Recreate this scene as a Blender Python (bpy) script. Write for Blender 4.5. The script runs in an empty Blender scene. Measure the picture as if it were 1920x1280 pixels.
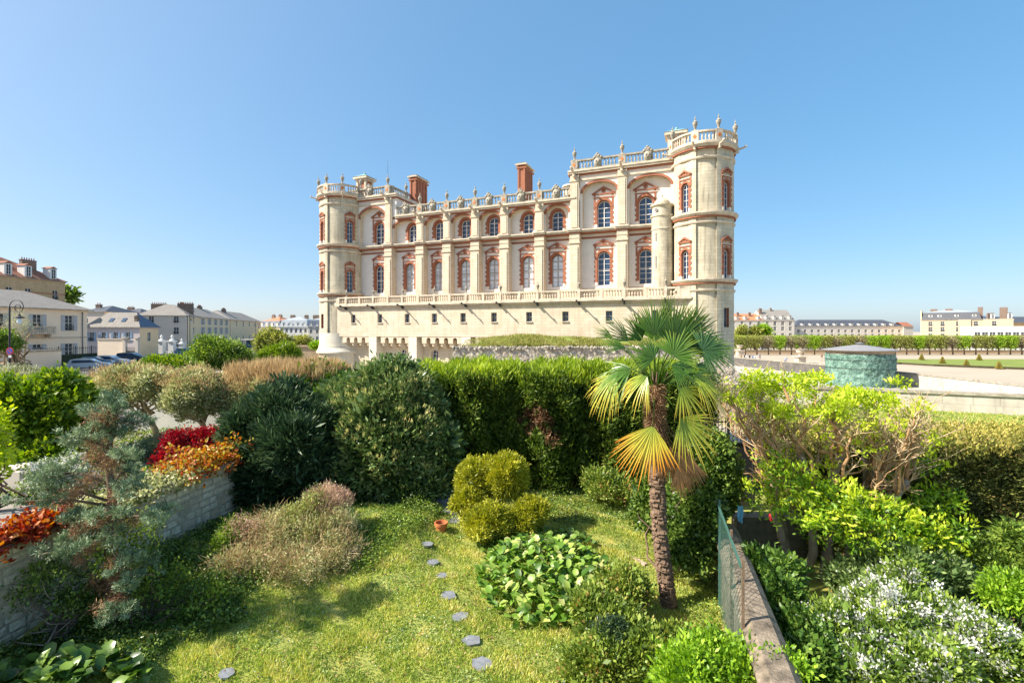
import bpy, math, random
import numpy as np
from mathutils import Vector, Matrix
R=math.radians; PI=math.pi
random.seed(7); rng=np.random.default_rng(7)
scene=bpy.context.scene; COL=scene.collection
# ------------------------------------------------------------------ camera, sky, sun, exposure
EYE=6.5
cam=bpy.data.cameras.new('camera'); cam.lens=16.875; cam.sensor_width=36; cam.shift_y=-20/1920; cam.clip_end=4000; cam.clip_start=.1
camo=bpy.data.objects.new('camera',cam); camo.location=(0,0,EYE); camo.rotation_euler=(PI/2,0,0); COL.objects.link(camo); scene.camera=camo
AZ=R(193); EL=R(41.5)
SUN=Vector((math.cos(AZ)*math.cos(EL),math.sin(AZ)*math.cos(EL),math.sin(EL)))
w=bpy.data.worlds.new('World'); scene.world=w; w.use_nodes=True
nt=w.node_tree; sky=nt.nodes.new('ShaderNodeTexSky'); sky.sky_type='NISHITA'; sky.sun_disc=False
sky.sun_elevation=EL; sky.sun_rotation=math.atan2(SUN.x,SUN.y); sky.air_density=.7; sky.dust_density=1.9; sky.ozone_density=3.0; sky.altitude=80
bg=nt.nodes['Background']; gm=nt.nodes.new('ShaderNodeGamma'); gm.inputs[1].default_value=.42; hv=nt.nodes.new('ShaderNodeHueSaturation'); hv.inputs['Hue'].default_value=.493; hv.inputs['Saturation'].default_value=1.95; hv.inputs['Value'].default_value=1.68
nt.links.new(sky.outputs[0],gm.inputs[0]); nt.links.new(gm.outputs[0],hv.inputs['Color']); nt.links.new(hv.outputs[0],bg.inputs[0]); bg.inputs[1].default_value=.15
sl=bpy.data.lights.new('sun','SUN'); sl.energy=4.7; sl.angle=R(.53); sl.color=(1,.92,.80)
so=bpy.data.objects.new('sun',sl); so.rotation_euler=(-SUN).to_track_quat('-Z','Y').to_euler(); so.location=(-30,0,60); COL.objects.link(so)
scene.view_settings.view_transform='Standard'; scene.view_settings.look='None'; scene.view_settings.exposure=1.08; scene.view_settings.gamma=1
def PX(px,D): return (px-960)/900*D
def PZ(py,D): return EYE+(620-py)/900*D
def P3(px,py,D): return Vector((PX(px,D),D,PZ(py,D)))
# ------------------------------------------------------------------ materials
class NM:
    def __init__(s,name):
        s.m=bpy.data.materials.new(name); s.m.use_nodes=True; s.t=s.m.node_tree; s.b=s.t.nodes['Principled BSDF']; s.n=s.t.nodes
        s.tc=s.n.new('ShaderNodeTexCoord')
    def new(s,k,**a):
        x=s.n.new(k)
        for q,v in a.items(): setattr(x,q,v)
        return x
    def link(s,a,b): s.t.links.new(a,b)
    def noise(s,scale,det=4,vec=None,rough=.6):
        x=s.new('ShaderNodeTexNoise'); x.inputs['Scale'].default_value=scale; x.inputs['Detail'].default_value=det; x.inputs['Roughness'].default_value=rough
        s.link(vec or s.tc.outputs['Object'],x.inputs['Vector']); return x.outputs['Fac']
    def ramp(s,fac,stops):
        x=s.new('ShaderNodeValToRGB'); e=x.color_ramp.elements
        while len(e)<len(stops): e.new(.5)
        for i,(p,c) in enumerate(stops): e[i].position=p; e[i].color=(c[0],c[1],c[2],1)
        s.link(fac,x.inputs[0]); return x.outputs[0]
    def mix(s,fac,a,b,mode='MIX'):
        x=s.new('ShaderNodeMixRGB',blend_type=mode)
        for i,v in enumerate((fac,a,b)):
            if hasattr(v,'is_linked') or hasattr(v,'node'): s.link(v,x.inputs[i])
            elif i==0: x.inputs[0].default_value=v
            else: x.inputs[i].default_value=(v[0],v[1],v[2],1)
        return x.outputs[0]
    def bump(s,h,st=.3,dist=.05):
        x=s.new('ShaderNodeBump'); x.inputs['Strength'].default_value=st; x.inputs['Distance'].default_value=dist
        s.link(h,x.inputs['Height']); s.link(x.outputs[0],s.b.inputs['Normal'])
    def done(s,col,rough=.85,spec=None):
        s.link(col,s.b.inputs['Base Color']); s.b.inputs['Roughness'].default_value=rough
        if spec is not None: s.b.inputs['Specular IOR Level'].default_value=spec
        return s.m
def plain(name,c,rough=.8,var=.15,scale=3,bump=0,spec=None,metal=0,bscale=None):
    k=NM(name); d=tuple(x*(1-var) for x in c); l=tuple(min(1,x*(1+var)) for x in c)
    n=k.noise(scale); 
    if bump: k.bump(k.noise(bscale or scale*6,3),bump,.03)
    k.b.inputs['Metallic'].default_value=metal
    return k.done(k.ramp(n,[(.3,d),(.7,l)]),rough,spec)
def stone(name,c1,c2,mortar,bw=.9,bh=.35,mort=.012,stain=(.5,.38,.22),stamt=.25,bump=.35,rot=0,nz=1.2,mw=.5):
    """ashlar in courses: the brick texture runs along (x+.6y, z) of the object"""
    k=NM(name); sp=k.new('ShaderNodeSeparateXYZ'); k.link(k.tc.outputs['Object'],sp.inputs[0])
    ma=k.new('ShaderNodeMath',operation='MULTIPLY_ADD'); k.link(sp.outputs[1],ma.inputs[0]); ma.inputs[1].default_value=1 if rot else .6; k.link(sp.outputs[0],ma.inputs[2])
    cb=k.new('ShaderNodeCombineXYZ'); k.link(ma.outputs[0],cb.inputs[0]); k.link(sp.outputs[2],cb.inputs[1])
    br=k.new('ShaderNodeTexBrick'); k.link(cb.outputs[0],br.inputs['Vector']); br.inputs['Scale'].default_value=1
    br.inputs['Brick Width'].default_value=bw; br.inputs['Row Height'].default_value=bh; br.inputs['Mortar Size'].default_value=mort
    br.inputs['Color1'].default_value=(*c1,1); br.inputs['Color2'].default_value=(*c2,1); br.inputs['Mortar'].default_value=(*mortar,1); br.inputs['Mortar Smooth'].default_value=.3
    n=k.noise(nz,6); n2=k.noise(nz*.25,3)
    c=k.mix(k.ramp(n,[(.45,(0,0,0)),(.75,(stamt,)*3)]),br.outputs[0],stain)
    c=k.mix(k.ramp(n2,[(.4,(0,0,0)),(.62,(mw,)*3)]),c,tuple(x*.82 for x in c2))
    mp=k.new('ShaderNodeMapping'); mp.inputs['Scale'].default_value=(2.2,2.2,.16); k.link(k.tc.outputs['Object'],mp.inputs[0]); st_=k.noise(1.6,5,mp.outputs[0],.7)
    c=k.mix(k.ramp(st_,[(.52,(0,0,0)),(.8,(stamt*1.3,)*3)]),c,tuple(x*.5 for x in stain))
    mm=k.new('ShaderNodeMath',operation='ADD'); k.link(br.outputs['Fac'],mm.inputs[0]); k.link(k.noise(14,3),mm.inputs[1])
    k.bump(mm.outputs[0],-bump if 0 else bump*.6,.02)
    return k.done(c,.88)
def leaf(name,stops,rough=.5,trans=.35,ns=1.5,namt=.5,spec=.4):
    """leaf colours picked per leaf (attribute rnd), with broad patches; light passes through"""
    k=NM(name); a=k.new('ShaderNodeAttribute',attribute_name='rnd')
    n=k.noise(ns,2); ad=k.new('ShaderNodeMath',operation='MULTIPLY_ADD'); k.link(n,ad.inputs[0]); ad.inputs[1].default_value=namt*2; ad.inputs[2].default_value=-namt
    s2=k.new('ShaderNodeMath',operation='ADD'); k.link(a.outputs['Fac'],s2.inputs[0]); k.link(ad.outputs[0],s2.inputs[1])
    c=k.ramp(s2.outputs[0],stops); k.done(c,rough,spec)
    tr=k.new('ShaderNodeBsdfTranslucent'); hs=k.new('ShaderNodeHueSaturation'); hs.inputs['Value'].default_value=1.25; hs.inputs['Saturation'].default_value=1.1; k.link(c,hs.inputs['Color']); k.link(hs.outputs[0],tr.inputs[0])
    mx=k.new('ShaderNodeMixShader'); mx.inputs[0].default_value=trans; k.link(k.b.outputs[0],mx.inputs[1]); k.link(tr.outputs[0],mx.inputs[2])
    k.link(mx.outputs[0],k.n['Material Output'].inputs[0]); return k.m
def glassy(name,c,rough=.08):
    k=NM(name); oi=k.new('ShaderNodeObjectInfo'); n_=k.noise(.8,2); ad=k.new('ShaderNodeMath',operation='MULTIPLY_ADD'); k.link(oi.outputs['Random'],ad.inputs[0]); ad.inputs[1].default_value=.7; sb=k.new('ShaderNodeMath',operation='SUBTRACT'); k.link(n_,sb.inputs[0]); sb.inputs[1].default_value=.3; k.link(sb.outputs[0],ad.inputs[2]); n=ad.outputs[0]; k.bump(k.noise(1.5,1),.08,.05)
    return k.done(k.ramp(n,[(.35,c),(.7,tuple(x*1.7 for x in c))]),rough,.5)
M={}
M['ashlar']=stone('castle_ashlar',(.68,.585,.45),(.61,.515,.385),(.42,.34,.23),1.1,.36,.016,(.5,.36,.19),.4)
M['ashlar_t']=stone('tower_ashlar',(.65,.58,.43),(.56,.49,.35),(.38,.335,.25),.8,.34,.016,(.30,.26,.18),.7,nz=.9)
M['ashlar_new']=stone('new_ashlar',(.74,.69,.58),(.70,.64,.52),(.55,.48,.37),.9,.36,.01,(.55,.45,.3),.2)
M['trim']=plain('castle_trim_stone',(.57,.485,.37),.85,.25,1.5,.3)
M['weather']=plain('weathered_stone',(.34,.305,.24),.9,.45,2.5,.5)
M['plaster']=plain('cream_plaster',(.78,.71,.63),.9,.07,.9,.1)
def brickmat():
    k=NM('orange_brick'); sp=k.new('ShaderNodeSeparateXYZ'); k.link(k.tc.outputs['Object'],sp.inputs[0])
    ma=k.new('ShaderNodeMath',operation='ADD'); k.link(sp.outputs[0],ma.inputs[0]); k.link(sp.outputs[1],ma.inputs[1])
    cb=k.new('ShaderNodeCombineXYZ'); k.link(ma.outputs[0],cb.inputs[0]); k.link(sp.outputs[2],cb.inputs[1])
    br=k.new('ShaderNodeTexBrick'); k.link(cb.outputs[0],br.inputs['Vector']); br.inputs['Scale'].default_value=1; br.inputs['Brick Width'].default_value=.3; br.inputs['Row Height'].default_value=.1; br.inputs['Mortar Size'].default_value=.008
    br.inputs['Color1'].default_value=(.36,.115,.05,1); br.inputs['Color2'].default_value=(.27,.08,.04,1); br.inputs['Mortar'].default_value=(.4,.24,.15,1)
    return k.done(k.mix(k.ramp(k.noise(2,4),[(.4,(0,0,0)),(.8,(.5,)*3)]),br.outputs[0],(.27,.09,.05)),.85)
M['brick']=brickmat()
M['glass']=glassy('dark_glass',(.02,.045,.09)); M['glass_pale']=glassy('pale_glass',(.46,.51,.54),.3)
M['frame']=plain('grey_window_frame',(.36,.35,.33),.6); M['shade']=plain('shaded_brown_window',(.17,.12,.09),.9,.3,.8,spec=.05); M['dim_glass']=plain('dim_window_glass',(.035,.045,.055),.25,.3,.8,spec=.25); M['white']=plain('white_paint',(.75,.74,.70),.6,.06)
M['orange']=plain('orange_tile',(.55,.17,.04),.7); M['lead']=plain('lead_grey',(.16,.16,.17),.5,.3,2)
M['iron']=plain('black_iron',(.02,.022,.024),.5,.2); M['copper']=plain('green_copper',(.25,.42,.38),.7)
# ------------------------------------------------------------------ mesh helpers
class MB:
    def __init__(s): s.v=[]; s.f=[]; s.m=[]; s.s=[]
    def add(s,vs,fs,m=0,sm=False,T=None):
        o=len(s.v)
        s.v+= [tuple(T@Vector(v)) for v in vs] if T is not None else [tuple(v) for v in vs]
        for f in fs: s.f.append(tuple(i+o for i in f)); s.m.append(m); s.s.append(sm)
        return s
    def box(s,x0,x1,y0,y1,z0,z1,m=0,T=None):
        return s.add([(x0,y0,z0),(x1,y0,z0),(x1,y1,z0),(x0,y1,z0),(x0,y0,z1),(x1,y0,z1),(x1,y1,z1),(x0,y1,z1)],
            [(0,3,2,1),(4,5,6,7),(0,1,5,4),(1,2,6,5),(2,3,7,6),(3,0,4,7)],m,False,T)
    def cbox(s,c,d,m=0,rz=0):
        T=Matrix.Translation(c)@Matrix.Rotation(rz,4,'Z'); return s.box(-d[0]/2,d[0]/2,-d[1]/2,d[1]/2,-d[2]/2,d[2]/2,m,T)
    def prism(s,poly,y0,y1,m=0,T=None):
        n=len(poly); vs=[(x,y0,z) for x,z in poly]+[(x,y1,z) for x,z in poly]
        fs=[tuple(range(n)),tuple(range(2*n-1,n-1,-1))]+[(i,i+n,(i+1)%n+n,(i+1)%n) for i in range(n)]
        return s.add(vs,fs,m,False,T)
    def slab(s,poly,z0,z1,m=0,T=None):
        n=len(poly); vs=[(x,y,z0) for x,y in poly]+[(x,y,z1) for x,y in poly]
        fs=[tuple(range(n-1,-1,-1)),tuple(range(n,2*n))]+[(i,(i+1)%n,(i+1)%n+n,i+n) for i in range(n)]
        return s.add(vs,fs,m,False,T)
    def lathe(s,prof,c=(0,0,0),n=24,m=0,a0=0,a1=2*PI,T=None,sm=True):
        full=abs(a1-a0)>=2*PI-1e-6; k=n if full else n+1
        for (r0,z0),(r1,z1) in zip(prof,prof[1:]):
            vs=[]
            for r,z in ((r0,z0),(r1,z1)):
                for i in range(k):
                    a=a0+(a1-a0)*i/n; vs.append((c[0]+r*math.cos(a),c[1]+r*math.sin(a),c[2]+z))
            fs=[(i,(i+1)%k,(i+1)%k+k,i+k) for i in range(n)]
            s.add(vs,fs,m,sm,T)
        return s
    def tube(s,pts,r,n=8,m=0,T=None,cap=True):
        pts=[Vector(p) for p in pts]; rs=r if isinstance(r,(list,tuple)) else [r]*len(pts); vs=[]; up=Vector((.13,.31,.94)).normalized()
        for i,p in enumerate(pts):
            d=(pts[min(i+1,len(pts)-1)]-pts[max(i-1,0)])
            d=d.normalized() if d.length>1e-9 else Vector((0,0,1))
            a=d.cross(up)
            if a.length<.2: a=d.cross(Vector((1,0,0)))
            a.normalize(); b=d.cross(a)
            for j in range(n):
                t=2*PI*j/n; vs.append(p+(a*math.cos(t)+b*math.sin(t))*rs[i])
        fs=[(i*n+j,i*n+(j+1)%n,(i+1)*n+(j+1)%n,(i+1)*n+j) for i in range(len(pts)-1) for j in range(n)]
        if cap: fs+=[tuple(range(n-1,-1,-1)),tuple((len(pts)-1)*n+j for j in range(n))]
        return s.add(vs,fs,m,True,T)
    def ball(s,c,r,m=0,n=10,T=None):
        rr=r if isinstance(r,(list,tuple)) else (r,r,r)
        vs=[];k=n//2
        for i in range(k+1):
            th=PI*i/k
            for j in range(n):
                a=2*PI*j/n; vs.append((c[0]+rr[0]*math.sin(th)*math.cos(a),c[1]+rr[1]*math.sin(th)*math.sin(a),c[2]+rr[2]*math.cos(th)))
        fs=[(i*n+j,(i+1)*n+j,(i+1)*n+(j+1)%n,i*n+(j+1)%n) for i in range(k) for j in range(n)]
        return s.add(vs,fs,m,True,T)
    def mesh(s,name,mats):
        me=bpy.data.meshes.new(name); me.from_pydata(s.v,[],s.f)
        for m in (mats if isinstance(mats,(list,tuple)) else [mats]): me.materials.append(M[m] if isinstance(m,str) else m)
        me.polygons.foreach_set('material_index',s.m); me.polygons.foreach_set('use_smooth',s.s); me.update(); return me
    def build(s,name,mats,parent=None,loc=None,rz=0): return obj(name,s.mesh(name,mats),parent,loc,rz)
def obj(name,me,parent=None,loc=None,rz=0):
    o=bpy.data.objects.new(name,me); COL.objects.link(o)
    if parent: o.parent=parent
    if loc is not None: o.location=loc
    if rz: o.rotation_euler=(0,0,rz)
    return o
def tag(o,label=None,cat=None,group=None,kind=None):
    for k,v in (('label',label),('category',cat),('group',group),('kind',kind)):
        if v: o[k]=v
    return o
def thing(name,label,cat,loc=(0,0,0),rz=0,group=None,sc=None):
    o=bpy.data.objects.new(name,None); COL.objects.link(o); o.location=loc; o.rotation_euler=(0,0,rz); o.empty_display_size=.3
    if sc: o.scale=(sc,)*3
    return tag(o,label,cat,group)
def struct(name,mb,mats,loc=None): return tag(mb.build(name,mats,None,loc),kind='structure')
def copy_tree(o,parent=None):
    c=o.copy(); COL.objects.link(c); c.parent=parent
    for ch in list(o.children): copy_tree(ch,c)
    return c
def again(src,label,loc,rz=0,sc=None):
    c=copy_tree(src); c.location=loc; c.rotation_euler=(0,0,rz); c['label']=label
    if sc: c.scale=sc if isinstance(sc,(tuple,list)) else (sc,)*3
    return c
def nsurf(a): # unit vectors
    return a/np.maximum(np.linalg.norm(a,axis=1,keepdims=True),1e-9)
def leafmesh(name,P,D,L,Wd,mat,rnd=None,fold=0.0,droop=0.0,nrm=None,mid=.5):
    """one rhombic leaf per row of P (base) and D (direction)"""
    n=len(P); D=nsurf(D); L=np.broadcast_to(np.asarray(L,float),(n,))[:,None]; Wd=np.broadcast_to(np.asarray(Wd,float),(n,))[:,None]
    q=nrm if nrm is not None else rng.normal(size=(n,3)); S=nsurf(np.cross(D,q)); N=nsurf(np.cross(S,D))
    a=P; c=P+D*L-N*L*droop; b=P+D*L*mid+S*Wd/2+N*Wd*fold; d=P+D*L*mid-S*Wd/2+N*Wd*fold
    V=np.stack([a,b,c,d],1).reshape(-1,3).astype(np.float32)
    me=bpy.data.meshes.new(name); me.vertices.add(4*n); me.vertices.foreach_set('co',V.ravel())
    me.loops.add(4*n); me.loops.foreach_set('vertex_index',np.arange(4*n,dtype=np.int32)); me.polygons.add(n)
    me.polygons.foreach_set('loop_start',np.arange(0,4*n,4,dtype=np.int32))
    me.polygons.foreach_set('loop_total',np.full(n,4,dtype=np.int32))
    me.update(calc_edges=True)
    at=me.attributes.new('rnd','FLOAT','FACE'); at.data.foreach_set('value',(rnd if rnd is not None else rng.random(n)).astype(np.float32))
    me.materials.append(M[mat] if isinstance(mat,str) else mat); return me
def lobes_cloud(lobes,K,Mn,spread,shell=(.82,1.04),low=-1.0,noise=.12,upbias=.35,rand=.6):
    """clusters of leaves over the skin of a union of ellipsoids; returns leaf bases, directions, per-cluster random"""
    C=np.array([l[0] for l in lobes],float); Rr=np.array([l[1] if hasattr(l[1],'__len__') else (l[1],)*3 for l in lobes],float)
    area=(Rr[:,0]*Rr[:,2]+Rr[:,1]*Rr[:,2]+Rr[:,0]*Rr[:,1]); pr=area/area.sum()
    P=[];O=[]
    tot=0
    while tot<K:
        k=K; i=rng.choice(len(lobes),k,p=pr); u=nsurf(rng.normal(size=(k,3))); t=rng.uniform(*shell,size=(k,1))
        wob=1+noise*np.sin(u[:,:1]*7+i[:,None]*2.3)*np.cos(u[:,1:2]*6+i[:,None])+noise*.7*np.sin(u[:,2:3]*9+u[:,:1]*5)
        p=C[i]+u*Rr[i]*t*wob
        ok=u[:,2]>low
        for j in range(len(lobes)):
            e=((p-C[j])/Rr[j]); ok&=~(((e**2).sum(1)<.62)&(i!=j))
        P.append(p[ok]);O.append(nsurf((u/Rr[i])[ok])); tot+=ok.sum()
    P=np.concatenate(P)[:K];O=np.concatenate(O)[:K]
    cr=rng.random(K)
    idx=np.repeat(np.arange(K),Mn)
    B=P[idx]+rng.normal(size=(K*Mn,3))*spread
    Dd=nsurf(O[idx]+rng.normal(size=(K,3))[idx]*rand*.75+rng.normal(size=(K*Mn,3))*rand*.55+np.array([0,0,upbias]))
    return B,Dd,np.clip(cr[idx]*.62+rng.random(K*Mn)*.38,0,1)
def branches(mb,base,tips,r0,r1,seg=5,wob=.15,n=6,m=0):
    base=Vector(base)
    for t in tips:
        t=Vector(t); L=(t-base).length; pts=[base]
        for i in range(1,seg+1):
            f=i/seg; p=base.lerp(t,f); p+=Vector((random.gauss(0,1),random.gauss(0,1),random.gauss(0,.5)))*wob*L*.12*(1 if i<seg else 0); pts.append(p)
        mb.tube(pts,[r0+(r1-r0)*i/seg for i in range(seg+1)],n,m)
# ------------------------------------------------------------------ facade helpers (local x along the wall, y into it, z up)
def arch_pts(xc,w,zs,rise,n=14): return [(xc-w/2*math.cos(PI*i/n),zs+rise*math.sin(PI*i/n)) for i in range(n+1)]
def wall(mb,x0,x1,z0,z1,y,holes=(),depth=.3,m=0,mr=None,T=None):
    """wall face in the plane y with arched or square holes (xc,w,zb,zs,rise) and their reveals"""
    mr=m if mr is None else mr
    hs=sorted(holes); cur=x0
    def q(a,b,c,d,mm=m): mb.add([a,b,c,d],[(0,1,2,3)],mm,False,T)
    cols={}
    for h in hs: cols.setdefault(round(h[0],3),[]).append(h)
    for xc in sorted(cols):
        col=sorted(cols[xc],key=lambda h:h[2]); W=max(h[1] for h in col); a,b=xc-W/2,xc+W/2
        if a>cur: q((cur,y,z0),(a,y,z0),(a,y,z1),(cur,y,z1))
        zc=z0
        for hi,(hx,hw,zb,zs,rise) in enumerate(col):
            ha,hb=xc-hw/2,xc+hw/2
            if zb>zc: q((a,y,zc),(b,y,zc),(b,y,zb),(a,y,zb))
            ztop=z1 if hi==len(col)-1 else (zs+rise+.01)
            if ha>a: q((a,y,zb),(ha,y,zb),(ha,y,ztop),(a,y,ztop)); q((hb,y,zb),(b,y,zb),(b,y,ztop),(hb,y,ztop))
            pts=arch_pts(xc,hw,zs,rise) if rise>0 else [(ha,zs),(hb,zs)]
            for (xa,za),(xb,zb2) in zip(pts,pts[1:]):
                q((xa,y,za),(xb,y,zb2),(xb,y,ztop),(xa,y,ztop)); q((xa,y,za),(xa,y+depth,za),(xb,y+depth,zb2),(xb,y,zb2),mr)
            q((ha,y,zb),(ha,y+depth,zb),(ha,y+depth,zs),(ha,y,zs),mr); q((hb,y,zb),(hb,y,zs),(hb,y+depth,zs),(hb,y+depth,zb),mr)
            q((ha,y,zb),(hb,y,zb),(hb,y+depth,zb),(ha,y+depth,zb),mr)
            zc=ztop
        cur=b
    if cur<x1: q((cur,y,z0),(x1,y,z0),(x1,y,z1),(cur,y,z1))
def band(mb,xc,w,zs,rise,t,y0,y1,m=0,T=None,n=14):
    """arch ring of thickness t"""
    a=arch_pts(xc,w,zs,rise,n); b=arch_pts(xc,w+2*t,zs,rise+t,n)
    for i in range(n):
        poly=[a[i],b[i],b[i+1],a[i+1]]; mb.prism([(p[0],p[1]) for p in poly],y0,y1,m,T)
def win_meshes(w,hs,rise,tr,key,mull=.09,fr=.1,glass='glass',fm='frame'):
    f=MB(); g=MB()
    T=None
    f.box(-w/2,-w/2+fr,-.05,.05,0,hs); f.box(w/2-fr,w/2,-.05,.05,0,hs); f.box(-w/2+fr,w/2-fr,-.05,.05,0,fr)
    if rise>0: band(f,0,w-2*fr,hs,rise-fr,fr,-.05,.05)
    else: f.box(-w/2+fr,w/2-fr,-.05,.05,hs-fr,hs)
    f.box(-mull/2,mull/2,-.06,.04,fr,hs+max(0,rise-.04) if rise else hs-fr)
    for t in tr: f.box(-w/2+fr,-mull/2,-.055,.045,t-mull/2,t+mull/2); f.box(mull/2,w/2-fr,-.055,.045,t-mull/2,t+mull/2)
    nb=max(2,int(hs/.55))
    for i in range(1,nb):
        z=hs*i/nb
        if min([abs(z-t) for t in tr]+[9])>.12: f.box(-w/2+fr,w/2-fr,-.012,.028,z-.016,z+.016)
    pts=arch_pts(0,w-.02,hs,max(rise-.01,.001)) if rise>0 else [(-w/2+.01,hs-.01),(w/2-.01,hs-.01)]
    poly=[(-w/2+.01,.01),(w/2-.01,.01)]+[(x,z) for x,z in reversed(pts)]
    g.prism(poly,.03,.045)
    return f.mesh('window',fm),g.mesh('pane',glass)
def put_window(parent,ms,loc,rz=0,label=None):
    a=obj('window',ms[0],parent,loc,rz); obj('pane',ms[1],a); 
    if label: a['label']=label
    return a
def surround_mesh(w,hs,rise,t,depth,ped=None,side=1.0):
    """brick surround with toothed jambs, arch ring, and an aedicule with pediment above"""
    b=MB()
    for s in (-1,1):
        x0,x1=sorted((s*w/2,s*(w/2+t))); b.box(x0,x1,-.06,depth,0.35,hs)
        k=0; z=.35
        while z<hs-.1:
            if k%2==0: xa,xb=sorted((s*(w/2+t),s*(w/2+t+.13))); b.box(xa,xb,-.057,.02,z,min(z+.28,hs))
            z+=.28; k+=1
        b.box(*sorted((s*(w/2-.0),s*(w/2+t+.08))),-.10,depth-.01,hs-.0,hs+.09)
        b.box(*sorted((s*w/2,s*(w/2+t))),-.065,depth,0,.35,1)
    band(b,0,w,hs+.09,rise,t,-.06,depth)
    if ped:
        z1,z2,zp,hw=ped     # band, pediment foot, peak, half width
        for s in (-1,1): b.box(*sorted((s*(w/2+t-.08),s*(w/2+t+.12))),-.05,.02,hs+.09,z2)
        b.box(-hw+.16,hw-.16,-.08,.02,z1-.07,z1+.06); b.box(-hw+.03,hw-.03,-.1,.02,z1+.06,z1+.1,1)
        b.box(-hw,hw,-.16,.02,z2,z2+.12)
        for s in (-1,1):
            b.prism([(s*(hw+.05),z2+.12),(s*(hw-.16),z2+.12),(0,zp-.2),(0,zp)] if s>0 else [(-hw-.05,z2+.12),(0,zp),(0,zp-.2),(-hw+.16,z2+.12)],-.2,.02)
        b.prism([(-hw+.3,z2+.12),(hw-.3,z2+.12),(0,zp-.27)],-.04,.02,1)
        if zp-z2>.55: b.lathe([(.24,0),(.24,.1),(.12,.1),(.12,.02),(0,.02)],(0,0,0),12,0,T=Matrix.Translation((0,-.04,z2+.12+(zp-z2)*.33))@Matrix.Rotation(PI/2,4,'X'),sm=False)
    return b.mesh('window_surround',['brick','plaster'])
CZ=EYE
castle=thing('castle','long cream stone and brick Renaissance castle with two round corner towers above the moat','castle',(10.4,55,0),math.atan2(-.3689,.9295))
def cz(z): return CZ+z
OUT=lambda v:-v
# window types
W_low=win_meshes(1.42,3.1,.7,[1.15,2.1,3.05],'low',.13,.1,'glass_pale'); W_lowd=win_meshes(1.42,3.1,.7,[1.7,3.05],'lowd',.075,.06,'glass','white')
S_low=surround_mesh(1.42,3.1,.7,.24,.45,(4.15,4.55,5.3,1.18))
W_up=win_meshes(1.36,1.75,.65,[1.7],'up',.075,.06,'glass','white'); S_up=surround_mesh(1.36,1.75,.65,.26,.45)
W_pav=win_meshes(1.5,2.3,.72,[1.1,2.25],'pav',.075,.06,'glass','white'); S_pav=surround_mesh(1.5,2.3,.72,.26,.45,(3.42,3.75,4.65,1.32))
W_tow=win_meshes(.82,2.5,.4,[1.25,2.4],'tow',.04,.06,'glass','white'); S_tow=surround_mesh(.82,2.5,.4,.2,.35,(3.35,3.7,4.3,.72))
low_x=[-30.9,-26.0,-21.55,-17.65,-13.7,-9.1,-5.4,.1,4.75]; up_x=[-25.55,-21.45,-17.6,-13.7,-9.1,-5.4]; pav_x=[-30.9,.1,4.75]
piers=[-28.7,-23.75,-19.75,-15.75,-11.8,-7.3,-3.05,2.35]
wl=MB(); # materials: 0 plaster 1 trim/ashlar 2 brick
zb=cz(5.2)
lowholes=[(x,1.42+.48,zb,zb+3.19,.94) for x in low_x]
wall(wl,-36.5,10.2,cz(3.45),cz(11.3),0,lowholes,.46,0,2)
upholes=[(x,1.36+.52,cz(11.78),cz(11.78)+1.84,.91) for x in up_x]; pvholes=[(x,1.5+.52,cz(11.85),cz(11.85)+2.39,.98) for x in pav_x]
wall(wl,-28.2,-3.1,cz(11.3),cz(15.0),.0,upholes,.46,0,2)
wall(wl,-36.5,-28.2,cz(11.3),cz(18.0),.0,pvholes[:1],.46,0,2); wall(wl,-3.1,10.2,cz(11.3),cz(18.0),.0,pvholes[1:],.46,0,2)
# plinth stone course under the windows
wl.box(-36.5,10.2,-.05,.0,cz(3.45),cz(4.9),1)
# front arcade plane (out .75)
def arc(xa,xb,z0,z1,zs,rise,y=-.75):
    xc=(xa+xb)/2; wd=xb-xa; wall(wl,xa-.3,xb+.3,z0,z1,y,[(xc,wd,z0,zs,rise)],.75,0,1)
    band(wl,xc,wd,zs,rise,.26,y-.05,y+.25,2)
    wl.add([(xa-.3,y,z0),(xb+.3,y,z0),(xb+.3,0,z0),(xa-.3,0,z0)],[(0,1,2,3)],1)
zc=cz(11.62)
for a,b in [(-28.2,-24.25),(-23.25,-20.2),(-19.3,-16.2),(-15.3,-12.25),(-11.3,-7.8),(-6.8,-3.65)]: arc(a+.18,b-.18,zc,cz(15.0),cz(13.75),.92)
arc(-33.7,-29.5,zc,cz(18.0),cz(15.5),1.35); arc(-2.2,1.7,zc,cz(18.0),cz(15.75),1.15); arc(3.1,7.45,zc,cz(18.0),cz(15.75),1.15)
wl.box(-36,-33.9,-.75,0,zc,cz(18.0),0); wl.box(7.8,10,-.75,0,zc,cz(18.0),1)
wl.build('facade_wall',['plaster','ashlar','brick'],castle)
# body behind: roofs and sides so that the building is solid from any side
bd=MB(); bd.box(-27.6,-2.9,.5,20,CZ-9.2,cz(15.3)); bd.box(-38,-27.62,.5,6.2,CZ-9.2,cz(18.3)); bd.box(-2.88,10.6,.5,9,CZ-9.2,cz(18.3)); bd.box(-38.2,-27.62,6.21,26,CZ-9.2,cz(16.0));bd.box(-2.88,10.4,9.01,15,CZ-9.2,cz(15.2)); bd.build('rear_wall','ashlar',castle)
# side return of the left pavilion, seen above the lower roof
sw=MB(); sw.box(-28.2,-27.58,-.8,5.6,cz(15.3),cz(18.0),0); sw.box(-27.62,-27.5,-.7,5.6,cz(15.3),cz(15.6),1); sw.build('pavilion_return_wall',['plaster','trim'],castle)
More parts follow.
